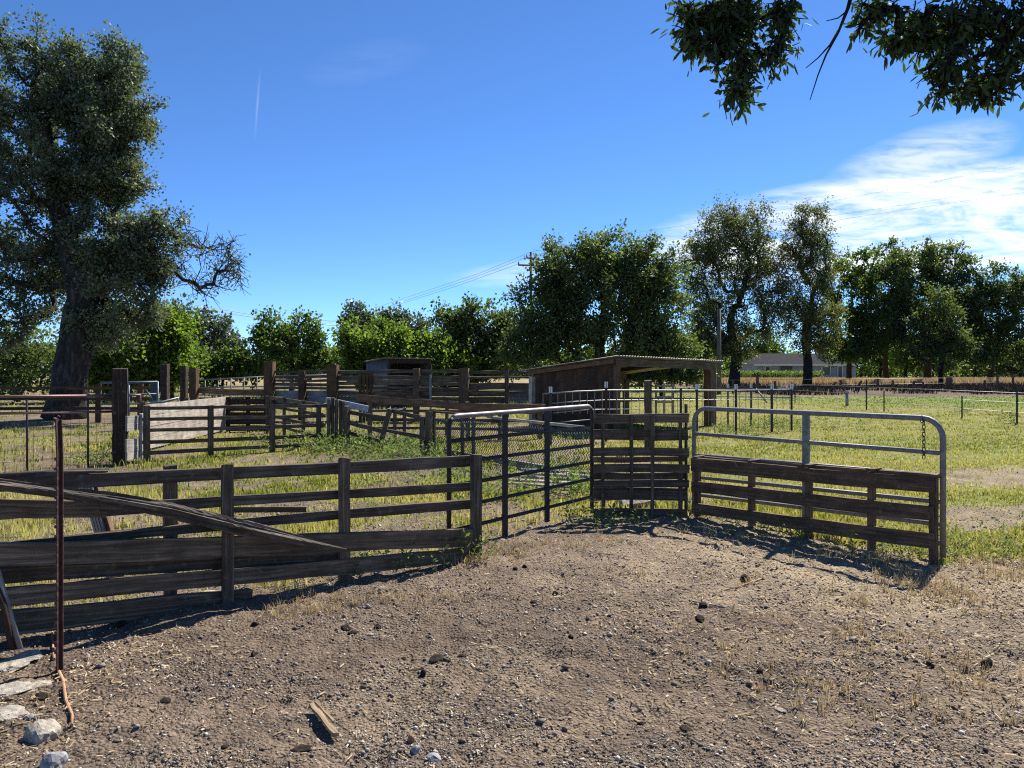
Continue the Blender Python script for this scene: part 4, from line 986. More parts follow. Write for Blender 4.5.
# ------------------------------------------------------------------ broken leaning fence panel
W0, W1 = G(343, 449), G(432, 456)
bf = thing('broken_fence', 'collapsing board fence with sagging rails and one tilted post in the weeds', 'fence', W0)
for (x0, t0, b0, x1, t1, b1) in ((344, 409.5, 413.5, 388, 417, 421), (344, 419.5, 423.5, 384, 430, 434.5), (348, 431, 435, 381, 440, 444.5), (390, 409, 413, 428, 417.5, 421.5), (386, 429, 432, 427, 436.5, 441), (352, 441, 444, 378, 450, 453)):
    rail_on(W0, W1, x0, t0, b0, x1, t1, b1, .04, .03).build('rail', M['wood'], bf)
a = on_line(W0, W1, 378); b = on_line(W0, W1, 390)
MB().board(a - Z * .05, b + Z * zat(409, b.y), .1, .07, up=Vector((1, 0, 0)), side=Vector((0, 1, 0)), jit=.004).build('post', M['wood'], bf)
for px, top, w in ((347, 406, 5), (423, 416.5, 5.5), (429, 411, 6)):
    post_on(W0, W1, px, top, w, .0, .08).build('post', M['wood'], bf)
# bundle of upright boards at the end of the middle fence
pb = thing('board_bundle', 'tight cluster of upright grey boards at the end of the middle rail fence', 'boards', G(335, 448))
for k, px in enumerate((328.5, 332, 336, 340, 343.5)):
    p = G(px, 448); MB().board(p + Vector((0, .05 * (k % 2), -.05)), p + Vector((.01, .05 * (k % 2), zat((399, 398, 399.5, 401, 402)[k], p.y))), .066, .05, up=Vector((1, 0, 0)), side=Vector((0, 1, 0)), jit=.004, seg=4).build('board', M['wood'], pb)
p, q = A(326, 400, 16.6), A(368, 409, 16.1); mb = MB(); mb.board(p, q, .13, .03, jit=.002)
o = mb.build('pale_plank', M['pale_board'], None, origin=(p.x, p.y, 0)); tag(o, 'pale blue-grey plank fixed level behind the upright board cluster', 'plank')

# middle rail fence
E0, E1 = G(146, 462), G(328, 448)
mf = thing('rail_fence', 'low dark five-rail fence running from the white panel to the board cluster', 'fence', E0)
for (t0, b0, t1, b1) in ((406.5, 409.8, 404.5, 407.5), (418, 421.5, 414, 417.5), (429, 432.5, 423.5, 427), (440.5, 444.2, 434, 437.5), (451, 455, 443, 446)):
    rail_on(E0, E1, 143, t0, b0, 326, t1, b1, .02, .03).build('rail', M['wood'], mf)
for px, top, w in ((146, 405.5, 6), (210, 405.5, 5), (271.5, 404, 5), (318, 404, 4)):
    post_on(E0, E1, px, top, w, -.03, .06).build('post', M['wood'], mf)
# short fence returning behind (right part of the alley)
H0, H1 = G(252, 430), G(322, 446)
hf = thing('rail_fence', 'second dark rail fence crossing behind the middle rail fence at an angle', 'fence', H0)
for (t0, b0, t1, b1) in ((396, 399, 403, 407), (405, 407.5, 413, 416), (414, 416.5, 425, 428), (422, 424.5, 436, 439)):
    rail_on(H0, H1, 266, t0, b0, 322, t1, b1, .02, .03).build('rail', M['wood'], hf)
for px, top, w in ((268, 396, 4), (285, 397, 3.5), (304, 400, 3.5)):
    post_on(H0, H1, px, top, w, -.02, .06).build('post', M['wood'], hf)
# dark feed boards / panel behind the alley
D0, D1 = G(224, 432), G(270, 431)
df = thing('board_screen', 'black solid board panel between the white wall and the angled rail fence', 'panel', D0)
for k in range(5):
    t = 399 + k * 6.6; rail_on(D0, D1, 226, t, t + 5.6, 270, t, t + 5.6, 0, .03).build('board', M['wood_tie'], df)
for px in (228, 248, 268): post_on(D0, D1, px, 397, 4, .05, .08).build('post', M['wood_tie'], df)
# white plank wall
S0, S1 = A(147, 0, 15.6).xy.to_3d(), A(225, 0, 20.5).xy.to_3d()
ww = thing('plank_wall', 'long whitewashed plank wall of the loading alley behind the middle rail fence', 'wall', S0)
for k in range(4):
    z0 = .05 + k * .225; d = (S1 - S0)
    MB().board(S0 + Z * (z0 + .11), S1 + Z * (z0 + .11), .215, .035, jit=.003, wob=.004).build('plank', M['wood_white'], ww)
for f in (0.02, .5, .98):
    p = S0.lerp(S1, f) + Vector((-.09, -.02, 0)); MB().board(p - Z * .1, p + Z * 1.0, .09, .09, up=Vector((1, 0, 0)), side=Vector((0, 1, 0)), seg=4).build('post', M['wood'], ww)
# pale pipe hoop at the near end
hb = thing('pipe_hoop', 'small pale pipe hurdle above the whitewashed wall', 'hurdle', A(166, 0, 17.5).xy.to_3d())
MB().tube([A(150, 402.5, 17.3), A(163, 402, 17.5), A(178, 398, 17.7), A(178.5, 408, 17.7)], .03, 8).build('rail', M['wire'], hb)
MB().tube([A(166, 402, 17.5), A(166, 442, 17.5)], .018, 8).build('leg', M['steel_dark'], hb)
MB().tube([A(179, 406, 17.7), A(179, 440, 17.7)], .02, 8).build('leg', M['steel_dark'], hb)
# dark gate post
gp = G(120, 465); zt = zat(368.5, gp.y)
mb = MB(); mb.board(gp - Z * .2, gp + Z * zt, .235, .24, up=Vector((1, .45, 0)).normalized(), side=Vector((-.45, 1, 0)).normalized(), jit=.008, seg=12)
tag(mb.build('gate_post', M['wood_tie'], None, origin=gp), 'thick tall dark timber post at the end of the rusty pipe fence', 'post')
# short white panel next to it
s0, s1 = G(126, 466), G(141, 461)
sw = thing('plank_hurdle', 'short whitewashed panel with a gap, joined to the thick dark post', 'panel', s0)
for (t0, b0, t1, b1) in ((416, 431, 416, 430), (439, 452, 438, 450), (452.5, 461, 450.5, 458)):
    rail_on(s0, s1, 126, t0, b0, 139.5, t1, b1, 0, .035).build('plank', M['wood_white'], sw)
post_on(s0, s1, 139, 414, 3, .04, .06).build('post', M['pale_board'], sw)
# rusty pipe fence at the left
Q0, Q1 = G(-20, 478), G(113, 465)
pf = thing('pipe_fence', 'rusty two-rail pipe fence with wire mesh at the left edge', 'fence', Q1)
for (y0, y1, r_) in ((397, 395.5, .022), (414.5, 411.5, .022)):
    a = on_line(Q0, Q1, -60); b = on_line(Q0, Q1, 116)
    MB().tube([a + Z * zat(y0, a.y), b + Z * zat(y1, b.y)], r_, 8).build('rail', M['rustpink'], pf)
for px in (-40, 27, 88):
    a = on_line(Q0, Q1, px); MB().tube([a - Z * .1, a + Z * zat(399, a.y)], .016, 6).build('upright', M['rust'], pf)
wm = MB(); a = on_line(Q0, Q1, -60); b = on_line(Q0, Q1, 112); Lw = (b - a).length; k = 0
while k < Lw:
    p = a.lerp(b, k / Lw); wm.tube([p + Z * .02, p + Z * .82], .0028, 3, caps=False); k += .14
for zz in (.05, .2, .38, .58): wm.tube([a + Z * zz, b + Z * zz], .0025, 3, caps=False)
wm.build('wire_mesh', M['rust'], pf)
# rusty gate piece right of the dark post + blue-grey panels behind
rg2 = thing('pipe_hurdle', 'small rusty pipe panel right behind the thick dark post', 'panel', A(135, 0, 16).xy.to_3d())
MB().tube([A(126, 395.5, 16), A(140, 395, 16.2), A(140.5, 414, 16.2)], .025, 8).build('frame', M['rustpink'], rg2)
MB().tube([A(126, 410.5, 16), A(140, 410.5, 16.2)], .02, 8).build('rail', M['rustpink'], rg2)
MB().tube([A(140.5, 410, 16.2), A(140.5, 450, 16.2)], .02, 8).build('leg', M['rust'], rg2)
gpn = thing('pipe_hurdle', 'grey pipe cattle panel between the thick dark post and the black posts', 'panel', A(142, 0, 20).xy.to_3d())
for y in (382, 394, 403.5, 411):
    MB().tube([A(100, y + .8, 20), A(158, y, 20.4)], .03 if y == 382 else .022, 8).build('rail', M['bluegrey'], gpn)
for x_ in (128.5, 157.5): MB().tube([A(x_, 381.5, 20.2), A(x_, 432, 20.2)], .03, 8).build('upright', M['bluegrey'], gpn)
MB().tube([A(146, 390, 20.1), A(154, 402, 20.1)], .02, 6).build('brace', M['bluegrey'], gpn)
mb = MB(); mb.board(A(150, 392, 20.8), A(158, 392, 20.9), .6, .03).build('sheet', M['steel_dark'], gpn)
# rail fence behind the oak
K0, K1 = G(-10, 424), G(125, 422)
kf = thing('rail_fence', 'old brown rail fence running behind the oak trunk', 'fence', K0)
for (t, b_) in ((386.5, 389.5), (397, 400.5), (407, 410)):
    rail_on(K0, K1, -20, t, b_, 150, t, b_, 0, .04).build('rail', M['wood_orange'], kf)
for px in (-10, 98, 140): post_on(K0, K1, px, 384, 5, .05, .12).build('post', M['wood_orange'], kf)
# two tall black posts
for i, (px, top, w, Y_, lab) in enumerate(((165, 364, 6.5, 22, 'black square post left of the other black post, above the white wall'), (184, 366, 5.5, 23, 'slimmer black square post standing right of the first black post'))):
    p = A(px, 0, Y_).xy.to_3d(); ww_ = w / F * Y_
    mb = MB(); mb.board(p - Z * .2, p + Z * zat(top, Y_), ww_, ww_, up=Vector((1, 0, 0)), side=Vector((0, 1, 0)), jit=.005, seg=8)
    tag(mb.build('corral_post', M['wood_tie'], None, origin=p), lab, 'post')

# ------------------------------------------------------------------ back corral
T0, T1 = G(180, 420), G(535, 422)
bc = thing('corral_fence', 'high multi-rail board corral fence with heavy posts in the middle distance', 'fence', T0)
secs = [(268, 334, [(370.5, 373, 370.5, 373), (375.5, 378.5, 375.5, 378), (383, 385.5, 383, 386), (387, 389.5, 387, 389.5), (379.3, 381.6, 379.5, 381.8), (403.5, 407, 403.5, 407)], 'wood'),
        (334, 466, [(370, 373.5, 370, 373), (375.5, 379, 375.5, 379.5), (381.5, 385, 382, 385.5), (386.5, 389, 387, 390), (402, 406, 402, 405), (379.2, 381, 379.8, 381.6), (391, 394.5, 392, 395.5), (396.5, 400, 397, 400.5)], 'wood'),
        (380, 464, [(390.5, 396, 390.5, 396)], 'wood_rust'),
        (466, 536, [(370.5, 373.5, 371.5, 374), (376, 378, 377, 379), (383, 390, 383, 389), (391.5, 394, 391.5, 394)], 'wood'),
        (186, 268, [(388, 393, 389.5, 396)], 'wood_brown')]
for (x0, x1, rl, mt) in secs:
    for (t0, b0, t1, b1) in rl:
        j = random.uniform(-.4, .4); rail_on(T0, T1, x0, t0 + j, b0 + j, x1, t1 - j, b1 - j, .0, .045, wob=.012, jit=.008).build('rail', M[mt], bc)
for (x0, x1) in ((274, 330), (338, 380), (466, 505)):
    for (t, b_) in ((390.5, 396.5), (397, 403)):
        rail_on(T0, T1, x0, t, b_, x1, t, b_, .06, .03).build('low_board', M['tin'] if x0 < 460 else M['wood'], bc)
for (px, top, w, mt) in ((195, 368, 7, 'wood_orange'), (270.5, 361.5, 9, 'wood_orange'), (303, 371, 6.5, 'wood_orange'), (333.5, 364.5, 10, 'wood_orange'), (361, 373, 2.6, 'wood_orange'), (364.5, 373.5, 2.6, 'wood_orange'), (368, 373.5, 2.6, 'wood_orange'), (371.5, 373, 3, 'wood_orange'),
                         (417, 368.5, 6, 'wood_brown'), (431, 374, 2, 'grey_pole'), (464.5, 368, 9, 'wood_brown'), (507, 370, 4, 'wood')):
    post_on(T0, T1, px, top, w, -.06, min(.3, w / F * 25), bottom=-.2).build('post', M[mt], bc)
# grey pipe panel behind its left part
bp_ = thing('pipe_hurdle', 'long pale pipe cattle panel with thin uprights left of the first heavy orange post', 'panel', A(230, 0, 27.5).xy.to_3d())
for (y0, y1) in ((380.5, 376.5), (388, 386), (395, 395)):
    MB().tube([A(190, y0, 27.5), A(268, y1, 27.8)], .028, 6).build('rail', M['galv'], bp_)
for px in range(192, 268, 13): MB().tube([A(px, 380.2 - (px - 190) * .05, 27.6), A(px, 414, 27.6)], .02, 6).build('upright', M['galv'], bp_)
bp2 = thing('pipe_hurdle', 'bright wire cattle panel behind the fence bay right of the first heavy orange post', 'panel', A(290, 0, 28).xy.to_3d())
for (y0, y1) in ((376, 374.5), (386, 385.5), (394, 394)):
    MB().tube([A(274, y0, 28), A(330, y1, 28)], .022, 6).build('rail', M['wire'], bp2)
for px in range(276, 331, 9): MB().tube([A(px, 375.5, 28), A(px, 413, 28)], .014, 5).build('upright', M['wire_dull'], bp2)
# long sloping plank fence in front of the corral
N0, N1 = A(355, 0, 17.2).xy.to_3d(), A(545, 0, 18.6).xy.to_3d()
nf = thing('plank_fence', 'brown fence with one broad top plank running towards the shed', 'fence', N0)
rail_on(N0, N1, 356, 393.5, 401, 470, 404, 411, -.03, .05, wob=.01).build('top_plank', M['wood_brown'], nf)
rail_on(N0, N1, 468, 403, 411, 545, 404.5, 412.5, -.03, .05).build('top_plank', M['wood_brown'], nf)
for (t0, b0, t1, b1) in ((409.5, 412, 411, 414), (418.5, 421.5, 419, 422.5), (427, 429.5, 428, 431)):
    rail_on(N0, N1, 370, t0, b0, 540, t1, b1, .05, .03).build('rail', M['wood'], nf)
for px, top, w in ((370, 397, 4), (395, 408, 3), (404.5, 408, 3), (447, 400, 3), (468, 402, 4), (500, 408, 3), (540, 403, 4)):
    post_on(N0, N1, px, top, w, .02, .09).build('post', M['wood'], nf)
# blue-grey sheet near the shed and its post
p = A(520, 0, 25).xy.to_3d(); mb = MB(); mb.board(A(509, 391, 25) , A(530, 391, 25), .45, .04, jit=.002); mb.board(A(508, 399.5, 24.95), A(531, 399, 24.95), .06, .06)
tag(mb.build('metal_sheet', M['bluegrey'], None, origin=p), 'blue-grey metal sheet in the gap left of the brown shed', 'sheet')

# ------------------------------------------------------------------ tin shelter behind the corral
ts = thing('tin_shelter', 'small grey tin shelter with a dark open front behind the corral fence', 'shelter', A(400, 0, 36).xy.to_3d())
def corr_sheet(a, b, c, d, amp, pitch, mat, name, parent, thick=.012):
    """corrugated sheet over corners a-b (along the waves' step) and a-d"""
    a, b, c, d = map(Vector, (a, b, c, d)); n = max(4, int((b - a).length / pitch * 6)); nrm = (b - a).cross(d - a).normalized(); mb = MB()
    ln = (b - a).length
    for i in range(n + 1):
        t = i / n; w = nrm * (amp * math.sin(t * ln / pitch * 2 * math.pi))
        p0 = a.lerp(b, t) + w; p1 = d.lerp(c, t) + w
        mb.v += [p0, p1, p0 - nrm * thick, p1 - nrm * thick]
    for i in range(n):
        k = i * 4
        mb.quad((k, k + 4, k + 5, k + 1), ((0, 0),) * 4, True); mb.quad((k + 2, k + 3, k + 7, k + 6), ((0, 0),) * 4, True)
        mb.quad((k, k + 2, k + 6, k + 4), ((0, 0),) * 4); mb.quad((k + 1, k + 5, k + 7, k + 3), ((0, 0),) * 4)
    return mb.build(name, mat, parent)
fl, frr, bl, br_ = A(389, 0, 34).xy.to_3d(), A(430, 0, 34.6).xy.to_3d(), A(367, 0, 37).xy.to_3d(), A(410, 0, 37.6).xy.to_3d()
zf, zb_ = zat(358.5, 34), zat(362, 37)
corr_sheet(fl, bl, bl + Z * zb_, fl + Z * zf, .02, .2, M['tin'], 'side_wall', ts)
corr_sheet(frr, br_, br_ + Z * zb_, frr + Z * zf, .02, .2, M['tin'], 'side_wall', ts)
corr_sheet(bl, br_, br_ + Z * zb_, bl + Z * zb_, .02, .2, M['tin'], 'back_wall', ts)
corr_sheet(fl + Vector((-.2, -.3, zf + .03)), frr + Vector((.25, -.3, zf + .0)), br_ + Vector((.2, .2, zb_ + .03)), bl + Vector((-.2, .2, zb_ + .03)), .02, .2, M['tin_rust'], 'roof', ts)
mb = MB(); mb.board(fl + Z * (zf - .12), frr + Z * (zf - .12), .2, .05).build('lintel', M['wood_tie'], ts)
for p in (fl, frr): MB().board(p - Z * .1, p + Z * (zf - .25), .12, .12, up=Vector((1, 0, 0)), side=Vector((0, 1, 0)), seg=3).build('post', M['wood_tie'], ts)
# ------------------------------------------------------------------ brown shed
SA, SB, SC = A(617, 0, 20.2).xy.to_3d(), A(710, 0, 22.9).xy.to_3d(), A(534, 0, 22.9).xy.to_3d()
SD = SB + (SC - SA)
zA, zB, zC = zat(357.5, 20.2), zat(362.5, 22.9), zat(370, 22.9); zD = zB + zC - zA
sh = thing('livestock_shed', 'open-fronted brown board livestock shed with low corrugated roof', 'shed', SA)
uAB, uAC = (SB - SA).normalized(), (SC - SA).normalized()
wl = MB(); Lw = (SC - SA).length; k = 0
while k < Lw - .05:
    w_ = random.uniform(.16, .22); p = SA.lerp(SC, (k + w_ / 2) / Lw); zt = zA + (zC - zA) * k / Lw - .16
    wl.board(p + Z * random.uniform(.02, .08), p + Z * zt, w_ - .012, .025, up=uAC, jit=.002, seg=4, side=uAB); k += w_
wl.build('side_wall', M['wood_rust'], sh)
wb = MB(); Lb = (SD - SC).length
for k in range(4):
    z_ = .25 + k * .33; wb.board(SC + Z * z_, SC.lerp(SD, .62) + Z * z_, .26, .025, jit=.003)
wb.build('back_wall', M['wood_rust'], sh)
o1 = (-uAB * .25 - uAC * .3); o2 = (uAB * .3 - uAC * .3); o3 = (uAB * .3 + uAC * .3); o4 = (-uAB * .25 + uAC * .3)
sl = (zC - zA) / Lw
rfA, rfB, rfC, rfD = SA + o1 + Z * (zA + .02 - sl * .3), SB + o2 + Z * (zB + .02 - sl * .3), SC + o4 + Z * (zC + .02 + sl * .3), SD + o3 + Z * (zD + .02 + sl * .3)
corr_sheet(rfA, rfB, rfD, rfC, .014, .11, M['tin_rust'], 'roof', sh)
MB().board(SA - uAB * .12 - uAC * .1 + Z * (zA - .12), SB + uAB * .15 - uAC * .1 + Z * (zB - .12), .20, .05, jit=.003).build('fascia', M['wood'], sh)
MB().board(SA - uAB * .1 + Z * (zA - .09), SC - uAB * .1 + uAC * .2 + Z * (zC - .09), .12, .05, jit=.003).build('rafter', M['wood_brown'], sh)
MB().board(SA.lerp(SB, .5) - uAC * .0 + Z * ((zA + zB) / 2 - .1), SC.lerp(SD, .5) + Z * ((zC + zD) / 2 - .1), .12, .05).build('rafter', M['wood'], sh)
for p, z_, w_, mt in ((SA, zA, .13, 'wood_brown'), (SB + uAC * .0, zB, .26, 'wood_brown'), (SC - uAB * .06, zC, .16, 'grey_pole'), (SD, zD, .16, 'wood'), (SA.lerp(SB, .12) + uAC * .9, zA - .15, .12, 'wood_brown'), (SC.lerp(SD, .62), zD, .14, 'wood'), (SA.lerp(SB, .55) + uAC * 2.6, zD, .12, 'wood')):
    MB().board(p - Z * .1, p + Z * (z_ - .2), w_, w_, up=uAB, jit=.004, seg=6, side=uAC).build('post', M[mt], sh)
MB().board(SC + Z * (zC - .16), SD + Z * (zD - .16), .34, .04, jit=.003).build('back_beam', M['wood_rust'], sh)
# hay feeder inside the shed
fd = thing('hay_feeder', 'grey barred feeder standing under the shed roof', 'feeder', A(662, 0, 25.5).xy.to_3d())
for y in (386, 391.5, 397, 402): MB().board(A(656, y, 25.5), A(673, y, 25.6), .06, .03).build('bar', M['galv'], fd)
for x_ in (656, 664, 673): MB().board(A(x_, 414, 25.55), A(x_, 384, 25.55), .07, .05, up=Vector((1, 0, 0)), side=Vector((0, 1, 0))).build('leg', M['grey_pole'], fd)

# ------------------------------------------------------------------ pale wire pen
V0, V1 = A(543, 0, 16.9).xy.to_3d(), A(791, 0, 20.8).xy.to_3d()
wp = thing('wire_panel_fence', 'pale wire panel fence on white-tipped stakes right of the shed corner', 'fence', V0)
Y606 = on_line(V0, V1, 606).y
def wline(pts, r, nm, mt='wire'):
    Q = []
    for px, py in pts:
        a = on_line(V0, V1, px); Q.append(a + Z * zat(py, a.y))
    MB().tube(Q, r, 6).build(nm, M[mt], wp)
wline([(543, 393.8), (575, 391.5), (606, 390.2), (680, 390.3), (735, 390.5), (791, 389.5)], .016, 'rail')
wline([(551, 403.5), (575, 401.5), (606, 400), (680, 400), (735, 399.5), (791, 398.5)], .012, 'rail')
wline([(553, 413), (590, 409.5), (640, 409)], .010, 'rail')
wline([(553, 423), (590, 419.5)], .010, 'rail')
px = 543
while px < 640:
    a = on_line(V0, V1, px); MB().tube([a + Z * zat(391.5 if px > 570 else 393, a.y), a + Z * zat(414, a.y) ], .007, 5, caps=False).build('wire_stay', M['wire'], wp); px += 7.4
while px < 792:
    a = on_line(V0, V1, px); MB().tube([a + Z * .02, a + Z * zat(390.3, a.y)], .006, 5, caps=False).build('wire_stay', M['wire_dull'], wp); px += 6.2
for px, top, mt in ((550.5, 387, 'steel_dark'), (606, 382, 'rust'), (680.5, 388, 'steel_dark'), (696.5, 384.5, 'steel_dark'), (735.5, 384.5, 'steel_dark'), (771.5, 384.5, 'steel_dark'), (791, 384.5, 'steel_dark')):
    a = on_line(V0, V1, px); t_post(a + Vector((0, -.04, 0)), zat(top, a.y), M[mt], wp, M['white_tip'] if px != 680.5 else None, w=.06, name='stake', studs=False)
V2 = A(700, 0, 24.5).xy.to_3d()
wq = thing('wire_panel_fence', 'back side of the pale wire pen, with pipe rails and a diagonal brace', 'fence', V1)
for y_ in (389, 397.5):
    MB().tube([V1 + Z * zat(y_, V1.y), A(750, 0, 22.4).xy.to_3d() + Z * zat(y_ - .5, 22.4), V2 + Z * zat(y_ - 1, V2.y)], .014, 6).build('rail', M['galv'], wq)
for px, Yq in ((751, 22.4), (728, 23.3)):
    p = A(px, 0, Yq).xy.to_3d(); t_post(p, zat(384, Yq), M['steel_dark'], wq, M['white_tip'], w=.05, name='stake', studs=False)
MB().tube([A(756, 388.5, 22.1), A(767, 403, 21.8)], .02, 6).build('brace', M['galv'], wq)
MB().board(A(779, 388.8, 21.2), A(789, 388.6, 20.9), .05, .03).build('sign_plate', M['white_tip'], wq)
# wooden post in front of the shed
p = A(648, 0, 15.5).xy.to_3d(); mb = MB(); mb.board(p - Z * .15, p + Z * zat(380.5, 15.5), .135, .13, up=Vector((1, 0, 0)), side=Vector((0, 1, 0)), jit=.006, seg=8)
tag(mb.build('timber_post', M['wood'], None, origin=p), 'lone rough timber post between the slatted hurdle and the shed', 'post')

# ------------------------------------------------------------------ paddock fence, far fence
X0, X1 = G(867, 410), G(1018, 424)
pdk = thing('field_fence', 'thin wire fence on dark steel stakes across the paddock at right', 'fence', X1)
e0 = X0 + (X0 - X1) * .9; e1 = X1 + (X1 - X0) * .6
for px, top, w in ((866.5, 380, .06), (884, 391, .05), (962, 396, .05), (1017, 388, .06), (1075, 385, .06), (795, 384, .05)):
    a = on_line(X0, X1, px); t_post(a, zat(top, a.y), M['steel_dark'], pdk, w=w, name='stake', studs=False)
for h_ in (.35, .65, .95): MB().tube([e0 + Z * h_, e1 + Z * h_], .008, 4).build('wire', M['wire_dull'], pdk)
p = G(847, 406); mb = MB(); mb.tube([p - Z * .1, p + Z * zat(393, p.y)], .07, 10); mb.tube([p + Z * zat(393, p.y), p + Z * (zat(391, p.y))], .1, 10)
tag(mb.build('standpipe', M['wire'], None, origin=p), 'short pale standpipe with cap in the paddock', 'pipe')
J0, J1 = G(715, 394), G(1075, 386)
ff = thing('field_fence', 'far line of small wooden posts along the foot of the bank', 'fence', J0)
for px, top, w, ln in ((733, 380, 2, 0), (757, 377, 2.5, .05), (775, 381, 1.6, 0), (829, 382, 1.8, .5), (845, 380, 2, -.4), (855, 381, 2, .5), (878, 379, 1.8, 0), (893, 380, 1.8, 0), (913, 381, 1.6, .1), (923, 382, 1.5, 0), (949, 377, 6, 0), (985, 380, 1.5, 0), (997.5, 375, 1.7, 0), (1013, 374, 1.7, 0), (1035, 374, 1.7, 0)):
    a = on_line(J0, J1, px); MB().board(a - Z * .1, a + Z * zat(top, a.y) + Vector((ln, 0, 0)), w / F * a.y, .14, up=Vector((1, 0, 0)), side=Vector((0, 1, 0)), jit=.01, seg=3).build('post', M['wood_brown'], ff)
for h_ in (.5, .95): MB().tube([J0 + Z * h_, J1 + Z * h_], .012, 4).build('wire', M['wire_dull'], ff)
p = G(728, 391) + Vector((0, 4, 0)); mb = MB(); mb.tube([p, p + Z * .9], .42, 14); mb.tube([p + Z * .9, p + Z * 1.05], [.42, .2], 14)
tag(mb.build('water_tank', M['white_tip'], None, origin=p), 'small white water tank by the foot of the slim pole', 'tank')

# ------------------------------------------------------------------ house
hs = thing('house', 'low grey-green bungalow with a dark hipped shingle roof beyond the trees', 'house', A(810, 0, 122).xy.to_3d())
Yh = 120; xl, xr = A(757, 0, Yh).x, A(856, 0, Yh).x; dep = 9
def house_box():
    mb = MB(); z1 = zat(364.5, Yh)
    c = [(xl, Yh), (xr, Yh), (xr, Yh + dep), (xl, Yh + dep)]
    for i in range(4):
        a, b = c[i], c[(i + 1) % 4]; mb.poly([(a[0], a[1], 0), (b[0], b[1], 0), (b[0], b[1], z1), (a[0], a[1], z1)])
    mb.build('wall', M['house_wall'], hs)
    ez = z1 - .02; rz = zat(352.8, Yh) ; ov = .7; rx0, rx1 = A(771, 0, Yh).x, A(842, 0, Yh).x; my = Yh + dep / 2
    mb = MB(); L_, R_, F_, K_ = xl - ov, xr + ov, Yh - ov, Yh + dep + ov
    mb.poly([(L_, F_, ez), (R_, F_, ez), (rx1, my, rz), (rx0, my, rz)]); mb.poly([(R_, K_, ez), (L_, K_, ez), (rx0, my, rz), (rx1, my, rz)])
    mb.poly([(L_, K_, ez), (L_, F_, ez), (rx0, my, rz)]); mb.poly([(R_, F_, ez), (R_, K_, ez), (rx1, my, rz)]); mb.poly([(L_, F_, ez), (L_, K_, ez), (R_, K_, ez), (R_, F_, ez)])
    mb.build('roof', M['roof_shingle'], hs)
    MB().board((L_, F_ - .03, ez - .06), (R_, F_ - .03, ez - .06), .2, .04).build('fascia', M['house_white'], hs)
    for (a, b, t, bt, nm) in ((765.5, 769.5, 367, 375, 'window'), (780, 792, 366, 382, 'garage_door'), (822, 830, 367, 375, 'window'), (838, 842, 366.5, 382, 'door')):
        x0, x1 = A(a, 0, Yh).x, A(b, 0, Yh).x; zt_, zb2 = zat(t, Yh), max(.1, zat(bt, Yh))
        fr_ = MB(); fr_.board(((x0 + x1) / 2, Yh - .05, zb2 - .05), ((x0 + x1) / 2, Yh - .05, zt_ + .08), x1 - x0 + .2, .09, up=Vector((1, 0, 0)), side=Vector((0, 1, 0)), seg=1)
        w_ = fr_.build(nm, M['house_white'] if nm != 'garage_door' else M['house_wall'], hs)
        gl = MB(); gl.board(((x0 + x1) / 2, Yh - .08, zb2), ((x0 + x1) / 2, Yh - .08, zt_), x1 - x0, .06, up=Vector((1, 0, 0)), side=Vector((0, 1, 0)), seg=1)
        g_ = gl.build('pane' if nm == 'window' else 'leaf_panel', M['glass_dark'], w_, origin=hs.location); g_.location = (0, 0, 0)
house_box()

# ------------------------------------------------------------------ utility poles and wires
def upole(name, label, px, top, Y, r, arms=()):
    p = A(px, 0, Y).xy.to_3d(); t = thing(name, label, 'pole', p)
    MB().tube([p - Z * .3, p + Z * zat(top, Y)], [r * 1.15, r * .85], 10).build('shaft', M['pole_wood'], t)
    for (x0, x1, y0, y1) in arms:
        MB().board(A(x0, y0, Y - r), A(x1, y1, Y - r), .16, .12).build('crossarm', M['pole_wood'], t)
        for f in (.04, .96):
            q = A(x0 + (x1 - x0) * f, y0 + (y1 - y0) * f, Y - r); MB().tube([q + Z * .05, q + Z * .32], .07, 6).build('insulator', M['steel_dark'], t)
    return t
upole('utility_pole', 'tall power pole with two crossarms rising above the oak behind the shed', 531, 252, 78, .16, ((518, 534, 265, 265.5), (526.5, 535.5, 258, 258.5)))
upole('wooden_pole', 'slim bare wooden pole standing between the shed and the eucalyptus', 719, 309, 52, .14)
upole('utility_pole', 'thin distant pole above the bushes left of the spiky tree', 237, 331, 110, .13, ((235.3, 239, 335, 335),))
WG = 'overhead wires'
def wire(pts, label, r=.018):
    Q = [A(px, py, Y) for px, py, Y in pts]; P_ = []
    for a, b in zip(Q, Q[1:]):
        for k in range(8): P_.append(a.lerp(b, k / 8))
    P_.append(Q[-1])
    tag(MB().tube(P_, r, 4, caps=False).build('power_line', M['wire_dull'], None, origin=(Q[0].x, Q[0].y, Q[0].z)), label, 'wire', WG)
wire([(531, 252, 78), (480, 273, 95), (420, 293, 115), (350, 316, 145)], 'uppermost overhead wire leaving the tall pole to the left', .02)
wire([(527, 257, 78), (470, 279, 95), (410, 299, 115), (350, 320, 145)], 'middle overhead wire leaving the tall pole to the left', .02)
wire([(518, 264, 78), (460, 285, 95), (400, 304, 115), (350, 324, 145)], 'lowest overhead wire leaving the tall pole to the left', .02)
wire([(190, 304, 60), (260, 316, 66), (330, 321, 72), (440, 321, 76), (545, 308, 80)], 'upper of the two sagging wires over the spiky tree', .022)
wire([(190, 307, 60), (270, 320, 66), (340, 326, 72), (440, 324, 76), (545, 312, 80)], 'lower of the two sagging wires over the spiky tree', .022)
wire([(531, 252, 78), (640, 232, 72), (800, 207, 62), (1060, 158, 50)], 'upper wire crossing the clouds at right', .008)
wire([(535, 258, 78), (700, 236, 70), (850, 213, 60), (1060, 181, 50)], 'lower wire crossing the clouds at right', .008)
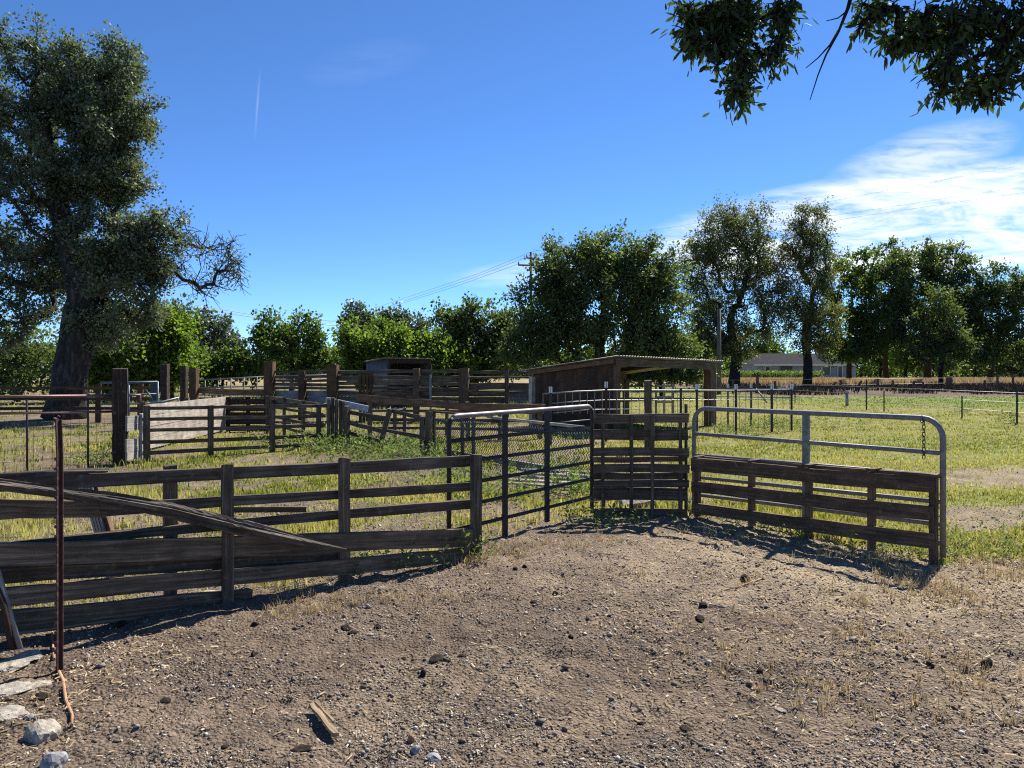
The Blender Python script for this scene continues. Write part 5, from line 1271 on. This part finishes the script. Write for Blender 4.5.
wire([(534, 265, 78), (700, 244, 70), (850, 218, 60), (1060, 187, 50)], 'lowest wire crossing the clouds at right', .008)

# ------------------------------------------------------------------ sky, sun, camera
SUN_EL, SUN_AZ = math.radians(45.5), math.radians(37.5)
w = bpy.data.worlds.new('World'); scene.world = w; w.use_nodes = True
nt = w.node_tree; nt.nodes.clear(); N, L = nt.nodes, nt.links
sky = N.new('ShaderNodeTexSky'); sky.sky_type = 'NISHITA'; sky.sun_disc = False
sky.sun_elevation = SUN_EL; sky.sun_rotation = SUN_AZ; sky.air_density = .6; sky.dust_density = 0; sky.ozone_density = 10; sky.altitude = 0
hs_ = N.new('ShaderNodeHueSaturation'); hs_.inputs['Saturation'].default_value = 1.04; hs_.inputs['Hue'].default_value = .500; hs_.inputs['Value'].default_value = 1.0
L.new(sky.outputs[0], hs_.inputs['Color'])
tc = N.new('ShaderNodeTexCoord'); sx = N.new('ShaderNodeSeparateXYZ'); L.new(tc.outputs['Generated'], sx.inputs[0])
def mth(op, a, b=None, clamp=False):
    m = N.new('ShaderNodeMath'); m.operation = op; m.use_clamp = clamp
    for i, v in enumerate((a, b)):
        if v is None: continue
        if isinstance(v, (int, float)): m.inputs[i].default_value = v
        else: L.new(v, m.inputs[i])
    return m.outputs[0]
yy = mth('MAXIMUM', sx.outputs['Y'], .02)
u = mth('DIVIDE', sx.outputs['X'], yy); v = mth('DIVIDE', sx.outputs['Z'], yy)
def ell(cu, cv, ru, rv, ang):
    c, s = math.cos(ang), math.sin(ang)
    du, dv = mth('SUBTRACT', u, cu), mth('SUBTRACT', v, cv)
    p = mth('ADD', mth('MULTIPLY', du, c / ru), mth('MULTIPLY', dv, s / ru)); q = mth('ADD', mth('MULTIPLY', du, -s / rv), mth('MULTIPLY', dv, c / rv))
    r2 = mth('ADD', mth('MULTIPLY', p, p), mth('MULTIPLY', q, q))
    return mth('SUBTRACT', 1.0, r2, True)
cmb = N.new('ShaderNodeCombineXYZ'); L.new(u, cmb.inputs[0]); L.new(v, cmb.inputs[1])
def cnoise(sx_, sy_, rot, det, dist):
    mp = N.new('ShaderNodeMapping'); mp.inputs['Rotation'].default_value = (0, 0, rot); mp.inputs['Scale'].default_value = (sx_, sy_, 1)
    L.new(cmb.outputs[0], mp.inputs[0]); n = N.new('ShaderNodeTexNoise'); n.inputs['Scale'].default_value = 1; n.inputs['Detail'].default_value = det; n.inputs['Roughness'].default_value = .62; n.inputs['Distortion'].default_value = dist
    L.new(mp.outputs[0], n.inputs['Vector']); return n.outputs['Fac']
na = cnoise(4.5, 22, -.22, 9, 1.6); nb = cnoise(13, 60, -.35, 8, 1.2)
nz = mth('ADD', mth('MULTIPLY', na, .65), mth('MULTIPLY', nb, .35))
# cirrus bank low at the right, a wisp above it, a trace at centre
m1 = mth('MULTIPLY', ell(.58, .195, .44, .078, .10), 2.3, True)
m2 = mth('MULTIPLY', ell(.53, .27, .14, .045, .30), .62)
m3 = mth('MULTIPLY', ell(.05, .13, .14, .02, .1), .55)
m4 = mth('MULTIPLY', ell(-.19, .40, .09, .03, .2), .04)
mk = mth('MAXIMUM', mth('MAXIMUM', m1, m2), mth('MAXIMUM', m3, m4))
cl_ = mth('MULTIPLY', mk, mth('MULTIPLY', mth('SUBTRACT', nz, .36), 4.6, True), True)
# short contrail
du = mth('ABSOLUTE', mth('SUBTRACT', u, mth('ADD', mth('MULTIPLY', v, .075), -.3565)))
ct = mth('MULTIPLY', mth('SUBTRACT', 1.0, mth('DIVIDE', du, .0022), True), mth('MULTIPLY', mth('SUBTRACT', 1.0, mth('DIVIDE', mth('ABSOLUTE', mth('SUBTRACT', v, .345)), .05), True), .15))
cl2 = mth('MAXIMUM', cl_, ct)
mx = N.new('ShaderNodeMix'); mx.data_type = 'RGBA'; L.new(cl2, mx.inputs[0]); L.new(hs_.outputs[0], mx.inputs[6]); mx.inputs[7].default_value = (6.0, 6.2, 6.3, 1)
bg = N.new('ShaderNodeBackground'); bg.inputs['Strength'].default_value = .098; L.new(mx.outputs[2], bg.inputs[0])
wo = N.new('ShaderNodeOutputWorld'); L.new(bg.outputs[0], wo.inputs[0])

sd = bpy.data.lights.new('sun', 'SUN'); sd.energy = 5.0; sd.angle = math.radians(.5); sd.color = (1, .95, .87)
so = bpy.data.objects.new('sun', sd); COL.objects.link(so)
dirn = Vector((math.sin(SUN_AZ) * math.cos(SUN_EL), math.cos(SUN_AZ) * math.cos(SUN_EL), math.sin(SUN_EL)))
so.rotation_euler = (-dirn).to_track_quat('-Z', 'Y').to_euler(); so.location = dirn * 60

cam = bpy.data.cameras.new('camera'); co = bpy.data.objects.new('camera', cam); COL.objects.link(co)
co.location = (0, 0, CH); co.rotation_euler = (math.radians(90), 0, 0)
cam.sensor_width = 36; cam.lens = F / 1024 * 36; cam.shift_y = -(384 - HOR) / 1024
cam.clip_start = .05; cam.clip_end = 6000
scene.camera = co
vs = scene.view_settings; vs.view_transform = 'Standard'; vs.look = 'None'; vs.gamma = 1; vs.exposure = 1.0; vs.use_curve_mapping = False
scene.cycles.max_bounces = 6; scene.cycles.transparent_max_bounces = 8
scene.cycles.use_denoising = False; scene.cycles.filter_width = 1.15; scene.render.filter_size = 1.15
scene.cycles.sample_clamp_indirect = 4; scene.cycles.sample_clamp_direct = 12
